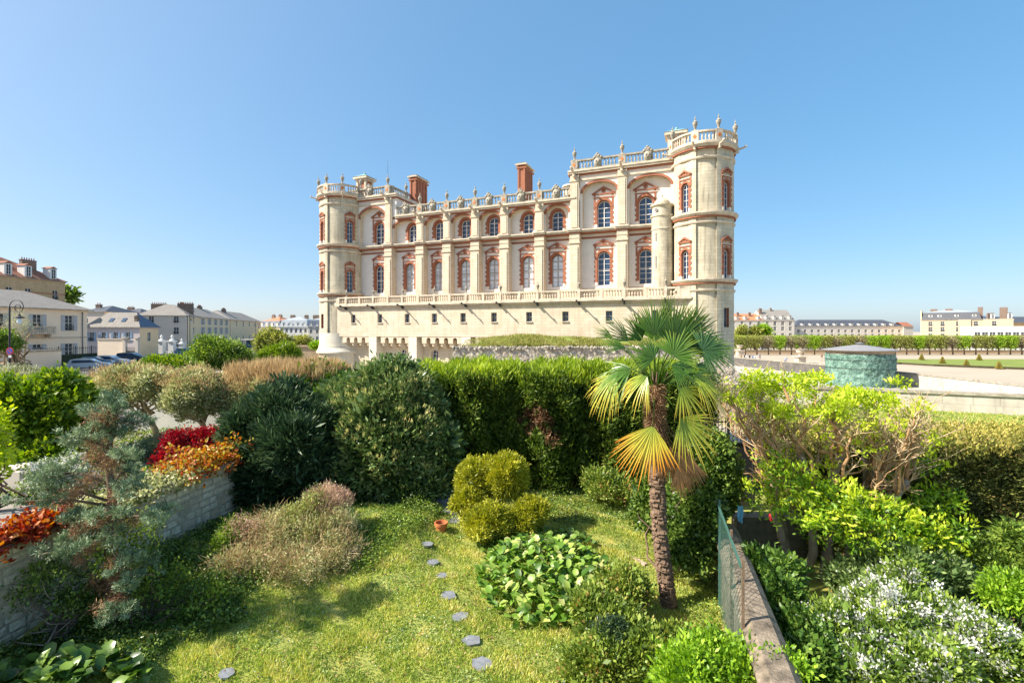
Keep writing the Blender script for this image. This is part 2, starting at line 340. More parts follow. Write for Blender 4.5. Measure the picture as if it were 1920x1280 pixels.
# cornices (string courses) with brick dentils
co=MB()
def cornice(mb,x0,x1,z,out,h=.34,back=0,dent=True):
    mb.box(x0,x1,-out,back,z-h*.45,z,0); mb.box(x0,x1,-out+.12,back,z-h,z-h*.45,0)
    if dent:
        mb.box(x0,x1,-out+.22,back,z-h-.14,z-h,1)
ends=[-36.3]+sum([[p-.75,p+.75] for p in piers],[])+[10.0]
for i in range(0,len(ends),2): 
    if ends[i+1]>ends[i]: cornice(co,ends[i],ends[i+1],cz(11.64),1.0)
for p in piers: cornice(co,p-.748,p+.748,cz(11.66),1.48,.36,-.0)
cornice(co,-27.55,-2.9,cz(15.36),1.25,.36); 
cornice(co,-37,-27.3,cz(18.38),1.3,.42,7); cornice(co,-3.8,10.2,cz(18.38),1.3,.42,9)
for (a,b) in ((-36.4,-29.4),(-2.4,1.7),(3.0,8.4)): co.box(a,b,-.92,-.75,cz(17.2),cz(17.42),0)
# brick bands on the lower wall
for a,b in zip(piers,piers[1:]): co.box(a+.6,b-.6,-.05,0,cz(10.62),cz(10.84),1); co.box(a+.6,b-.6,-.045,0,cz(11.16),cz(11.29),1)
co.box(-35,-29.3,-.05,0,cz(10.62),cz(10.84),1); co.box(2.95,7.2,-.05,0,cz(10.62),cz(10.84),1)
for a,b in zip(piers[:-1],piers[1:]): co.box(a+.75,b-.75,-.77,-.6,cz(11.63),cz(11.78),1) if 0 else None
co.build('cornice',['trim','brick'],castle)
# buttress piers, two storeys each
def pier_mesh(top):
    b=MB(); b.box(-.58,.58,-1.15,0,0,6.5,0); b.box(-.4,.4,-1.24,-1.15,.25,6.1,0); b.box(-.68,.68,-1.27,0,0,.22,1)
    b.box(-.66,.66,-1.26,0,6.5,6.72,0); b.box(-.58,.58,-1.15,0,6.72,7.8,0); b.box(-.63,.63,-1.2,0,7.1,7.18,0)
    z=8.16; b.box(-.5,.5,-1.08,-.7,z,top-.9,0); b.box(-.34,.34,-1.15,-1.08,z+.2,top-1.1,0); b.box(-.58,.58,-1.16,-.7,top-.9,top-.72,0); b.box(-.5,.5,-1.08,-.7,top-.72,top,0)
    return b
pm1=pier_mesh(15.0-3.5).mesh('pier',['ashlar','brick']); pm2=pier_mesh(18.0-3.5).mesh('pier',['ashlar','brick'])
for p in piers: obj('pier',pm2 if p in (-28.7,-3.05,2.35) else pm1,castle,(p,0,cz(3.5)))
for x in low_x:
    s=obj('window_surround',S_low,castle,(x,0,zb)); put_window(castle,W_lowd if x in (-30.9,.1,4.75) else W_low,(x,.40,zb),label='tall arched window with '+('dark panes and white bars' if x in (-30.9,.1,4.75) else 'pale panes and grey bars'))
for x in up_x: obj('window_surround',S_up,castle,(x,0,cz(11.78))); put_window(castle,W_up,(x,.40,cz(11.78)))
for x in pav_x: obj('window_surround',S_pav,castle,(x,0,cz(11.85))); put_window(castle,W_pav,(x,.40,cz(11.85)))
# --- balustrades
BAL=[(.0,0),(.085,0),(.085,.07),(.05,.1),(.09,.27),(.075,.36),(.045,.5),(.05,.56),(.085,.6),(.085,.66),(0,.66)]
def balustrade(name,pts,z,h,pier_every,mat='weather',sp=.36,bs=1.0,mb=None,close=True,pierw=.34,skip=(),diamond=True,facen=None):
    b=mb or MB(); tot=0; hs=h-.34
    for (ax,ay),(bx,by) in zip(pts,pts[1:]):
        L=math.hypot(bx-ax,by-ay); a=math.atan2(by-ay,bx-ax); T=Matrix.Translation((ax,ay,z))@Matrix.Rotation(a,4,'Z')
        b.box(0,L,-.16,.16,0,.14,0,T); b.box(0,L,-.18,.18,h-.18,h,0,T)
        n=max(1,int(L/sp))
        for i in range(n):
            x=(i+.5)*L/n
            if any(abs(x-q)<pierw/2+.09 for q in pier_every): continue
            b.lathe([(r*bs*1.15,.14+zz/.66*(h-.32)) for r,zz in BAL],(0,0,0),6,0,T=T@Matrix.Translation((x,0,0)))
        for q in pier_every: b.box(q-pierw/2,q+pierw/2,-.2,.2,.0,h+.05,0,T)
    if name: return b.build(name,[mat,'orange'],castle)
def urn_mesh(s=1.0):
    return MB().lathe([(0,0),(.2*s,0),(.2*s,.1*s),(.1*s,.18*s),(.12*s,.3*s),(.26*s,.75*s),(.28*s,.95*s),(.3*s,1.0*s),(.2*s,1.06*s),(.1*s,1.2*s),(.05*s,1.3*s),(.1*s,1.4*s),(.1*s,1.46*s),(.03*s,1.56*s),(.02*s,1.75*s),(0,1.8*s)],n=10).mesh('urn','weather')
URN=urn_mesh(.88)
def shield_mesh():
    b=MB(); b.ball((0,0,.55),(.42,.14,.55)); b.ball((0,-.08,.55),(.3,.14,.4))
    for s in (-1,1): b.ball((s*.38,0,1.12),(.16,.12,.16)); b.ball((s*.18,-.05,1.32),(.15,.12,.15)); b.ball((s*.15,-.18,.62),(.09,.08,.15))
    b.ball((0,0,1.22),(.28,.14,.3)); b.ball((0,-.08,1.5),(.13,.12,.13)); b.ball((0,-.2,.4),(.12,.08,.08)); return b.mesh('carved_shield','weather')
SHI=shield_mesh()
GAR=MB().tube([(0,.3,-.1),(0,-.2,-.02),(0,-.9,.08),(0,-1.15,.16)],[.17,.17,.12,.15],7).ball((0,-1.28,.2),(.15,.2,.13)).box(-.13,-.04,-1.25,-1.12,.28,.4).box(.04,.13,-1.25,-1.12,.28,.4).box(-.12,.12,-.35,.3,-.5,-.1).mesh('gargoyle','trim')
GARD=GAR.copy(); GARD.materials.clear(); GARD.materials.append(M['iron'])
def ortile(mb,x,y,z,rz=0,s=.2):
    T=Matrix.Translation((x,y,z))@Matrix.Rotation(rz,4,'Z'); mb.prism([(0,-s*1.3),(s,0),(0,s*1.3),(-s,0)],-.03,.0,0,T)
def roofrail(x0,x1,z,pp,shields,sp,y=-1.0):
    balustrade('balustrade',[(x0,y),(x1,y)],z,1.15,[p-x0 for p in pp]+[s-x0 for s in shields],sp=sp,pierw=.78)
    for p in pp:
        t=MB(); ortile(t,0,0,.58); t.build('orange_diamond','orange',castle,(p,y-.2,z)); obj('urn',URN,castle,(p,y,z+1.2)); obj('gargoyle',GAR,castle,(p,y-.3,z-.35))
    for s in shields: obj('carved_shield',SHI,castle,(s,y-.2,z+.05))
roofrail(-27.4,-3.7,cz(15.36),[-23.75,-19.75,-15.75,-11.8,-7.3],[-25.9,-21.8,-17.7,-13.8,-9.6,-5.2],.36)
roofrail(-35.2,-28.35,cz(18.38),[-28.8],[-31.7],.36); roofrail(-3.45,8.35,cz(18.38),[-3.05,2.35],[-.35,5.1],.36)
balustrade('balustrade',[(-28.4,-.8),(-28.4,6.2)],cz(18.38),1.15,[.2,3.5,6.8],sp=.36,pierw=.5)
for y in (2.7,6.0): obj('urn',URN,castle,(-28.4,y,cz(19.6)))
# --- terrace
TY=-3.0; tw=MB(); zt=cz(3.05)
txs=[-32.9,-28.6,-24.4,-20.4,-16.4,-12.3,-7.9,-3.6,1.25,6.0]
wall(tw,-35.6,9.6,cz(-.72),zt,TY,[(x,.72,cz(1.05),cz(2.15),0) for x in txs],.4,0,0)
tw.box(-35.6,9.6,TY,0,cz(-.75),cz(-.72)); tw.box(-35.6,9.6,TY-.25,.0,cz(3.05),cz(3.25),1); tw.box(-35.6,9.6,TY-.45,0,cz(3.25),cz(3.48),1)
tw.box(-35.6,9.6,TY+.4,TY+.5,cz(-.7),cz(3.0),0) if 0 else None
for x in txs: tw.box(x-.42,x+.42,TY-.13,TY,cz(.95),cz(1.05),1)
tw.build('terrace_wall',['ashlar','trim'],castle)
W_t=win_meshes(.72,1.1,0,[.55],'ter',.03,.05,'glass','frame')
for x in txs: put_window(castle,W_t,(x,TY+.34,cz(1.05)))
tp=[-33.9,-31.7,-29.5,-27.2,-25.0,-22.6,-20.3,-18.1,-15.9,-13.6,-11.4,-9.0,-6.8,-4.3,-2.0,.5,2.9,5.1,7.1,8.35]
balustrade('terrace_balustrade',[(-35.0,TY-.1),(9.0,TY-.1)],cz(3.48),1.02,[p+35.0 for p in tp],'trim',.3,pierw=.28)
for xa,xb in ((8.45,9.5),(-35.9,-35.0)): MB().box(xa,xb,TY-.28,TY+.1,cz(3.48),cz(4.52)).build('parapet_end_block','trim',castle)
URS=urn_mesh(.66)
for x in (-33.9,-29.5,-24.9,-20.3,-15.9,-11.4,-6.8,-2.0,2.9,7.1): obj('urn',URS,castle,(x,TY-.1,cz(4.52))); obj('gargoyle',GARD,castle,(x,TY-.2,cz(3.12))).scale=(.55,.95,.6)
# --- base below the terrace: machicolation brackets, buttresses, arched windows
bs=MB(); bh=[(x,1.0,cz(-4.4),cz(-2.9),.5) for x in (-30.9,-26.0,-21.2,-17,-12.6,-8,-3,2,6.5)]
wall(bs,-36.5,10.2,CZ-9.2,cz(-.75),-1.6,bh,.5,0,0)
x=-34.4; k=0
while x<9:
    if all(abs(x-p)>.75 for p in (-30.1+.35,-23.6,-16,-8.5,-1,6)): 
        bs.box(x-.33,x+.33,-2.95,-1.6,cz(-1.6),cz(-1.15)); bs.box(x-.33,x+.33,-2.55,-1.6,cz(-1.95),cz(-1.6)); bs.box(x-.33,x+.33,-2.15,-1.6,cz(-2.25),cz(-1.95))
        wall(bs,x-.33,x+.92,cz(-1.15),cz(-.76),-2.95,[(x+.62,.58,cz(-1.15),cz(-1.14),.26)],1.3,0,0)
    x+=1.25
for p in (-29.75,-23.6,-16,-8.5,-1,6): bs.box(p-.6,p+.6,-2.98,-1.6,CZ-9.2,cz(-.76),1)
bs.build('base_wall',['ashlar','ashlar_new'],castle)
W_b=win_meshes(1.0,1.5,.5,[.75,1.45],'base',.06,.07,'glass','white')
for b in bh: put_window(castle,W_b,(b[0],-1.15,cz(-4.4)))
# --- round towers
def tower(cx,cy,wins,segs,name,label,bands,topz,fl=False):
    t=MB(); Rr,Rc=3.08,2.9; D2=math.radians; hwd=.82/2+.2+.16; da=math.degrees(math.asin(hwd/Rr))
    C=(cx,cy,0)
    T=lambda phi:Matrix.Translation(C)@Matrix.Rotation(D2(phi),4,'Z')
    z0,z1=CZ-9.2,topz
    for (a,b,kind) in segs:
        rr=Rr if kind else Rc; cur=a
        for ph in sorted(wins):
            if a<ph<b:
                t.lathe([(rr,z0),(rr,z1)],C,max(2,int((ph-da-cur)/6)),0,D2(cur-90),D2(ph-da-90))
                xr=rr*math.cos(D2(da)); hs=[(0,.82+.4,cz(z),cz(z)+2.59,.6) for z in (5.25,12.05)]+([(0,.75,cz(.35),cz(2.3),0)])
                wall(t,-rr*math.sin(D2(da)),rr*math.sin(D2(da)),z0,z1,-xr,hs,.4,0,1,T(ph)); cur=ph+da
        t.lathe([(rr,z0),(rr,z1)],C,max(2,int((b-cur)/6)),0,D2(cur-90),D2(b-90))
        for q in (a,b): # step between raised and recessed bays
            c,s=math.cos(D2(q-90)),math.sin(D2(q-90)); t.add([(cx+Rc*c,cy+Rc*s,z0),(cx+Rr*c,cy+Rr*s,z0),(cx+Rr*c,cy+Rr*s,z1),(cx+Rc*c,cy+Rc*s,z1)],[(0,1,2,3)],0)
    t.lathe([(3.0,z1-.01),(0,z1-.01)],C,24,0)
    w_=t.build('tower_wall',['ashlar_t','brick'],castle); w_['label']=label
    for z,h,o,bk in bands:
        c=MB(); c.lathe([(2.95,z-h),(Rr+o*.5,z-h),(Rr+o,z-h*.4),(Rr+o,z),(2.95,z)],C,48,0)
        if bk: c.lathe([(2.95,z-h-.16),(Rr+o*.42,z-h-.16),(Rr+o*.42,z-h)],C,48,1)
        c.build('tower_cornice',['trim','brick'],castle)
    for ph in wins:
        m=T(ph); hwx=Rr*math.cos(D2(da))
        for z in (5.25,12.05):
            p=m@Vector((0,-hwx,cz(z))); obj('window_surround',S_tow,castle,p,D2(ph)); p=m@Vector((0,-hwx+.3,cz(z))); put_window(castle,W_tow,p,D2(ph))
        p=m@Vector((0,-hwx+.33,cz(.35))); put_window(castle,W_tl,p,D2(ph))
W_tl=win_meshes(.75,1.95,0,[.9],'tl',.04,.05,'glass','frame')
TB=[(cz(5.2),.34,.36,1),(cz(4.15),.2,.12,0),(cz(11.86),.36,.4,1),(cz(10.95),.2,.12,0),(cz(17.4),.2,.12,0),(cz(18.75),.42,.42,1)]
TR=(10.6,-.4); TL=(-36.9,-.4)
tower(*TR,[-33,49],[(-62,-11,1),(-11,26,0),(26,78,1),(78,115,0),(115,205,1),(205,298,0)],'r','right round tower of pale ashlar',TB,cz(18.5))
tower(*TL,[-22,59],[(-48,1,1),(1,37,0),(37,86,1),(86,123,0),(123,275,1),(275,312,0)],'l','left round tower of pale ashlar',TB,cz(18.5))
fb=MB(); fb.lathe([(3.0,cz(-2.0)),(3.2,cz(-2.0)),(3.2,cz(-2.35)),(3.4,cz(-2.7)),(3.5,cz(-2.85)),(3.5,cz(-3.05)),(3.15,cz(-3.1)),(3.12,CZ-9.2)],(*TL,0),32); fb.lathe([(3.095,cz(-.3)),(3.1,cz(-2.0))],(*TL,0),40); fb.build('tower_foot','ashlar_new',castle)
def tower_rail(c,rot,urns,cnt=26,Rr=3.2):
    pts=[(c[0]+Rr*math.sin(2*PI*i/40),c[1]-Rr*math.cos(2*PI*i/40)) for i in range(41)]
    b=MB(); h=1.15; z=cz(18.76)
    b.lathe([(Rr-.17,0),(Rr+.17,0),(Rr+.17,.14),(Rr-.17,.14),(Rr-.17,0)],(*c,z),48); b.lathe([(Rr-.18,h-.17),(Rr+.18,h-.17),(Rr+.18,h),(Rr-.18,h),(Rr-.18,h-.17)],(*c,z),48)
    for i in range(60):
        a=2*PI*i/60
        if any(abs((math.degrees(a)-u+180)%360-180)<9 for u in urns): continue
        b.lathe([(r*1.15,.14+zz/.66*(h-.31)) for r,zz in BAL],(c[0]+Rr*math.sin(a),c[1]-Rr*math.cos(a),z),6)
    for u in urns:
        a=R(u); T=Matrix.Translation((c[0]+Rr*math.sin(a),c[1]-Rr*math.cos(a),z))@Matrix.Rotation(a,4,'Z'); b.box(-.36,.36,-.2,.2,0,h+.05,0,T)
    b.build('balustrade','trim',castle)
    for u in urns:
        a=R(u); p=(c[0]+Rr*math.sin(a),c[1]-Rr*math.cos(a)); obj('urn',URN,castle,(*p,z+1.2)); obj('gargoyle',GAR,castle,(p[0]+.1*math.sin(a),p[1]-.1*math.cos(a),z-.35),a).scale=(.75,.7,.75)
        t=MB(); ortile(t,0,0,.58); t.build('orange_diamond','orange',castle,(c[0]+(Rr+.2)*math.sin(a),c[1]-(Rr+.2)*math.cos(a),z),a)
tower_rail(TR,0,[-66,-12,28,78,130,200]); tower_rail(TL,0,[-45,0,40,88,140,-140])
# small stair turret on the right pavilion
tt=MB(); c=(6.6,-1.3,0)
tt.lathe([(1.08,cz(3.48)),(1.08,cz(12.0)),(1.2,cz(12.1)),(1.2,cz(12.3)),(1.0,cz(12.3)),(1.0,cz(13.1)),(1.2,cz(13.25)),(1.2,cz(13.42)),(.88,cz(13.45)),(.8,cz(13.75)),(.5,cz(14.05)),(.2,cz(14.15)),(0,cz(14.16))],c,28)
tt.lathe([(1.15,cz(10.7)),(1.15,cz(10.85)),(1.08,cz(10.9))],c,28); tt.lathe([(0,cz(14.12)),(.14,cz(14.18)),(.07,cz(14.3)),(.14,cz(14.42)),(.04,cz(14.55)),(0,cz(14.7))],c,8)
tt.build('stair_turret','ashlar_t',castle)
tt=MB(); 
for z0,z1 in ((9.4,10.3),(6.6,7.9)): tt.box(-.06,.06,-.03,0,cz(z0),cz(z1))
tt.lathe([(.2,0),(.2,.03),(0,.03)],(0,0,0),10,T=Matrix.Translation((0,0,cz(12.75)))@Matrix.Rotation(PI/2,4,'X')); tt.build('slit_window','lead',castle,(c[0]+1.08*math.sin(R(-30)),c[1]-1.085*math.cos(R(-30)),0),R(-30))
# chimneys and roof lanterns
def chimney(x,y,wx,wy,z0,z1,name='chimney'):
    b=MB(); b.box(x-wx/2,x+wx/2,y-wy/2,y+wy/2,z0,z1-.35,0)
    n=max(1,int(wy/.7))
    for i in range(n): yy=y-wy/2+(i+.5)*wy/n; b.box(x+wx/2,x+wx/2+.1,yy-.13,yy+.13,z0+.6,z1-.8,0)
    for s in (-1,1): b.box(x-wx/2-.0+(.0 if s<0 else wx-.25),x-wx/2+(.25 if s<0 else wx),y-wy/2-.1,y-wy/2,z0+.6,z1-.8,0)
    b.box(x-wx/2-.18,x+wx/2+.18,y-wy/2-.18,y+wy/2+.18,z1-.8,z1-.62,0); b.box(x-wx/2-.3,x+wx/2+.3,y-wy/2-.3,y+wy/2+.3,z1-.35,z1-.2,1); b.box(x-wx/2-.1,x+wx/2+.1,y-wy/2-.1,y+wy/2+.1,z1-.2,z1,2)
    b.build(name,['brick','trim','lead'],castle)
chimney(-27.9,5.2,1.0,3.0,cz(15.3),cz(22.3)); chimney(-12.0,7.0,1.05,3.0,cz(15.3),cz(22.6)); 
def lantern(x,y,z0,z1,wd):
    b=MB(); 
    for sx in (-1,1):
        for sy in (-1,1): b.cbox((x+sx*wd*.42,y+sy*wd*.42,(z0+z1)/2-.4),(.32,.32,z1-z0-.8),0)
    b.cbox((x,y,(z0+z1)/2-.4),(wd*.8,wd*.8,z1-z0-.8),1); b.cbox((x,y,z1-.7),(wd+.2,wd+.2,.2),0); b.cbox((x,y,z1-.42),(wd+.7,wd+.7,.3),0)
    v=[(x-wd/2-.4,y-wd/2-.4,z1-.27),(x+wd/2+.4,y-wd/2-.4,z1-.27),(x+wd/2+.4,y+wd/2+.4,z1-.27),(x-wd/2-.4,y+wd/2+.4,z1-.27),(x,y,z1+.35)]
    b.add(v,[(0,1,4),(1,2,4),(2,3,4),(3,0,4)],2); b.ball((x,y,z1+.4),.16,2); b.build('roof_lantern',['trim','brick','copper'],castle)
lantern(-34.2,1.0,cz(18.4),cz(22.0),1.6); lantern(7.9,1.8,cz(18.4),cz(22.2),1.7)
MB().tube([(-28.8,-1,cz(21)),(-28.8,-1,cz(23.0))],.018,5).build('lightning_rod','iron',castle)
MB().lathe([(.9,cz(16.0)),(.9,cz(17.0)),(1.05,cz(17.1)),(1.0,cz(17.3)),(0,cz(17.4))],(-4.0,1.0,0),16).build('roof_vent_turret','trim',castle)
# ------------------------------------------------------------------ ground, moat, esplanade, rampart
def groundmat(name,stops,scale,bump=.4,fine=12,b=.04):
    k=NM(name); n=k.noise(scale,6); n2=k.noise(fine,4); k.bump(n2,bump,b)
    return k.done(k.mix(.35,k.ramp(n,stops),k.ramp(n2,stops)),.95,.2)
M['gravel']=groundmat('pale_gravel',[(.3,(.38,.31,.23)),(.6,(.45,.375,.29)),(.8,(.49,.42,.33))],.15)
M['grey_gravel']=groundmat('grey_gravel',[(.3,(.22,.20,.18)),(.7,(.36,.33,.30))],2)
M['asphalt']=groundmat('asphalt',[(.3,(.10,.10,.10)),(.7,(.16,.155,.15))],.8)
M['lawn']=groundmat('lawn_soil',[(.3,(.11,.14,.03)),(.45,(.24,.28,.06)),(.58,(.38,.37,.09)),(.68,(.50,.36,.08))],1.6,.5,30)
M['meadow']=groundmat('meadow',[(.25,(.13,.17,.035)),(.6,(.22,.27,.06)),(.8,(.34,.32,.10))],.5)
M['soil']=groundmat('soil',[(.3,(.035,.03,.02)),(.7,(.09,.075,.045))],1.5)
M['moat']=groundmat('moat_floor',[(.3,(.38,.35,.29)),(.7,(.52,.48,.41))],.5)
k_=NM('rubble_wall'); vo=k_.new('ShaderNodeTexVoronoi'); vo.inputs['Scale'].default_value=3.2; k_.link(k_.tc.outputs['Object'],vo.inputs['Vector']); c_=k_.mix(k_.ramp(k_.noise(4,6,None,.7),[(.42,(0,0,0)),(.62,(.75,)*3)]),k_.ramp(vo.outputs['Color'],[(.2,(.44,.38,.30)),(.8,(.68,.61,.50))]),(.24,.20,.16)); c_=k_.mix(k_.ramp(k_.noise(.5,3),[(.5,(0,0,0)),(.7,(.4,)*3)]),c_,(.34,.27,.2)); ma_=k_.new('ShaderNodeMath',operation='MULTIPLY_ADD'); k_.link(vo.outputs['Distance'],ma_.inputs[0]); ma_.inputs[1].default_value=-1.2; k_.link(k_.noise(5,6,None,.7),ma_.inputs[2]); k_.bump(ma_.outputs[0],1.0,.14); M['rubble']=k_.done(c_,.95)
M['moatwall']=stone('moat_wall',(.58,.54,.46),(.52,.47,.4),(.36,.32,.26),1.3,.5,.012,(.28,.22,.15),.5,.4,rot=1)
M['darkwall']=stone('dark_moat_wall',(.17,.155,.14),(.13,.12,.11),(.1,.09,.08),.9,.4,.015,(.06,.055,.05),.7,.5,rot=1,nz=.8)  # darker stone tones for the wall stretch left of the drum
M['gardenwall']=stone('garden_wall',(.42,.385,.31),(.30,.275,.225),(.14,.125,.10),.5,.2,.028,(.16,.15,.11),.75,1.2,rot=1,nz=2.2)
def sheet(name,poly,z,mat,down=0):
    b=MB(); b.slab(poly,z-down,z) if down else b.add([(x,y,z) for x,y in poly],[tuple(range(len(poly)))]); return struct(name,b,mat)
sheet('ground',[(-2500,-60),(2500,-60),(2500,3500),(-2500,3500)],-2.85,'moat')
sheet('moat',[(-40,26),(66,26),(66,260),(-40,260)],-2.4,'moat')
edge=[(50,170),(57,124),(62.6,95),(64.2,78),(64,60),(64,38)]
sheet('esplanade',edge+[(2400,38),(2400,3000),(50,3000)],-.7,'gravel')
def wallpath(mb,pts,z0,z1,t,m=0,cop=None,cm=1,ct=.18,cw=.1):
    for (ax,ay),(bx,by) in zip(pts,pts[1:]):
        L=math.hypot(bx-ax,by-ay); a=math.atan2(by-ay,bx-ax); T=Matrix.Translation((ax,ay,0))@Matrix.Rotation(a,4,'Z')
        mb.box(0,L+.02,-t/2,t/2,z0,z1,m,T)
        if cop: mb.box(-.02,L+.04,-t/2-cw,t/2+cw,z1+.001,z1+ct,cm,T)
    return mb
o=wallpath(MB(),edge[1:3]+[(63.6,85)],-3.2,-.4,.7,0,1).build('moat_wall',['darkwall','weather']); tag(o,'long dark moat wall running left of the green drum','wall')
o=wallpath(MB(),[(63.6,85)]+edge[3:],-3.2,-.42,.7,0,1).build('moat_wall',['moatwall','weather']); tag(o,'pale curved moat wall below the esplanade, right of the green drum','wall')
# lawn and topiary on the esplanade
def lawn(name,poly,z=-.69): return sheet(name,poly,z,'meadow')
lawn('lawn',[(78,117),(97,122),(180,122),(180,84),(99,84),(86,97)])
b=MB()
wallpath(b,[(86,97.6),(99.5,84.5),(170,84.5)],-.69,-.3,.5); wallpath(b,[(78.5,117),(86,97.6)],-.69,-.35,.5)
tag(b.build('box_edging','soil'),'low clipped box edging round the front of the far lawn','hedge')
# road verge behind, terrace of gravel, grass bank, path
sheet('grass_bank',[(11,15.6),(44,15.6),(46,21),(24,31.2),(15.2,35)],1.5,'meadow',4)
sheet('gravel_path',[(9,21.5),(16,21.5),(15.4,34),(20,42),(4,42),(2,27)],1.49,'gravel',4)
wp=[(14.6,35.5),(19,33.4),(24,31.4),(30.2,28.5),(44,22)]
o=wallpath(MB(),wp,-2.8,2.58,.55,0,1,1,.16,.1).build('parapet_wall',['moatwall','weather']); tag(o,'low pale stone parapet wall beyond the grass bank on the right','wall')
# rampart with grass in front of the terrace
rp=MB(); zt_,zb_=PZ(650,43.5),-2.6
rp.add([(-7.2,43,zb_),(-5.2,43.5,zt_),(18.7,43.5,zt_-.1),(24.2,42.0,zb_),(18.7,50,zt_-.1),(24.2,52,zb_),(-5.2,50,zt_),(-7.2,52,zb_)],[(0,3,2,1),(3,5,4,2),(1,2,4,6),(0,1,6,7),(5,7,6,4)],0)
o=rp.build('rampart','rubble'); tag(o,'grass topped rubble stone rampart in front of the castle terrace with sloping ends','rampart')
for i in range(46):
    pass
b=MB(); n=60
vs=[];fs=[]
for i in range(n+1):
    x=-4.3+24*i/n; yb=min(53.2,max(44.2,54.5-.37*(x-0)-1.0))
    for j,(f,hh) in enumerate(((0,0),(.35,.75),(.7,1.0),(1,.95))):
        e=min(1,(i)/6,(n-i)/6); e=max(e,.02)
        vs.append((x,43.7+(max(yb,46.5)-43.7)*f,zt_-.05+hh*e*(.75+.3*math.sin(x*.33+1.1)+.12*math.sin(x*1.3)+.06*math.sin(x*3.7))))
for i in range(n):
    for j in range(3): a=i*4+j; fs.append((a,a+4,a+5,a+1))
b.add(vs,fs,0,True); struct('rampart_turf',b,'meadow')
stones=MB()
for i in range(520):
    x=random.uniform(-5.4,19.2); s=random.uniform(.06,.17); T=Matrix.Translation((x,43.5+random.uniform(-.1,.3),zt_-random.uniform(0,.25)))@Matrix.Rotation(random.uniform(0,3),4,(random.random(),random.random(),random.random()+.1))
    stones.box(-s,s,-s*.7,s*.7,-s*.5,s*.5,0,T)
tag(stones.build('coping_stones','weather'),'loose broken stones along the rampart top edge','stones',kind='stuff')
M['abut']=stone('abutment_stone',(.56,.47,.38),(.48,.40,.32),(.34,.28,.22),1.2,.38,.015,(.3,.24,.18),.5,.5,rot=0)
o=MB().box(10.9,15.2,27.4,28.0,0,PZ(722,27.4)).box(10.8,15.3,27.3,28.1,PZ(722,27.4)+.001,PZ(719,27.4)).build('abutment_wall',['abut']); tag(o,'tan pink coursed stone wall seen behind the iron gate','wall')
# garden floor
def field(name,x0,x1,y0,y1,nx,ny,fz,mat):
    xs=np.linspace(x0,x1,nx);ys=np.linspace(y0,y1,ny); v=[(x,y,fz(x,y)) for y in ys for x in xs]
    f=[(j*nx+i,j*nx+i+1,(j+1)*nx+i+1,(j+1)*nx+i) for j in range(ny-1) for i in range(nx-1)]
    b=MB(); b.add(v,f,0,True); return struct(name,b,mat)
def gz(x,y):
    s=lambda t:1/(1+math.exp(-t))
    h=.05*math.sin(x*1.7+y)+.04*math.sin(x*.7-y*1.3)
    bedw=s((y-12.2-.35*(x+6))*3)*s((-2.3-.05*(y-13)-x)*3.5)*s((17.5-y)*2)       # raised bed on the left
    return h+.42*bedw
def wleft(y): return -10.5+(y-9.67)*.17
def wright(y): return .2944*y+1.75
field('garden_lawn',-11,10,-6,23,70,90,gz,'lawn')
field('neighbour_garden',-60,-9.6,-6,30,60,40,lambda x,y:1.78 if x<wleft(y)-.2 else -1.0,'grey_gravel')
field('right_garden',3,60,-6,22,60,40,lambda x,y:-.25+.05*math.sin(x*2)*math.sin(y) if x>wright(y)+.1 else -1.2,'soil')
sheet('street',[(-400,29.9),(-14,29.9),(-32,62),(-40,90),(-40,800),(-400,800)],1.5,'asphalt',4)
sheet('garden_terrace',[(-60,28),(-9,21),(-9,31),(-40,40)],1.56,'soil',4)
# garden walls
def stonewall(ya,yb):
    m=MB(); a=math.atan2(1,.17); L=(yb-ya)*math.hypot(1,.17); T=Matrix.Translation((wleft(ya)-.2,ya,0))@Matrix.Rotation(a,4,'Z')
    m.box(0,L,-.155,.2,-.4,2.0,1,T); z=-.1; row=0; nst=0
    while z<1.98:
        h=random.choice((.15,.18,.21,.25,.2)); x=-random.random()*.3
        while x<L:
            w_=random.uniform(.22,.52); d=random.uniform(0,.035); j=lambda q=.014:random.uniform(-q,q)
            x0,x1=max(x,0)+.011,min(x+w_,L)-.011
            if x1-x0>.05:
                z1=z+h-.015+j(.008); y=-.16-d; e=.028
                m.add([(x0+j(),-.1,z+j(.006)),(x1+j(),-.1,z+j(.006)),(x1+j(),-.1,z1),(x0+j(),-.1,z1),(x0+e+j(),y+j(),z+e),(x1-e+j(),y+j(),z+e),(x1-e+j(),y+j(),z1-e),(x0+e+j(),y+j(),z1-e)],[(4,5,6,7),(0,1,5,4),(1,2,6,5),(2,3,7,6),(3,0,4,7)],0,False,T)
            x+=w_
        z+=h
    x=0
    while x<L: w_=random.uniform(.4,.8); m.box(x+.01,min(x+w_,L),-.26+random.uniform(-.02,.02),.22,2.001,2.07+random.uniform(0,.03),2,T); x+=w_
    return m
def sm_():
    k=NM('field_stone'); a=k.new('ShaderNodeNewGeometry'); n=k.noise(9,5); n2=k.noise(1.1,4)
    c=k.ramp(a.outputs['Random Per Island'],[(0,(.54,.46,.33)),(.4,(.74,.65,.48)),(.75,(.84,.76,.58)),(1,(.60,.48,.31))])
    c=k.mix(k.ramp(n,[(.45,(0,0,0)),(.7,(.6,)*3)]),c,(.34,.30,.22)); c=k.mix(k.ramp(n2,[(.5,(0,0,0)),(.7,(.5,)*3)]),c,(.2,.2,.15)); k.bump(n,.9,.03); return k.done(c,.95)
M['fstone']=sm_(); M['mortar']=plain('lime_mortar',(.48,.42,.32),.95,.3,5,.4)
o=stonewall(5.5,18.8).build('garden_wall',['fstone','mortar','weather']); tag(o,'rough coursed stone retaining wall along the left side of the garden','wall')
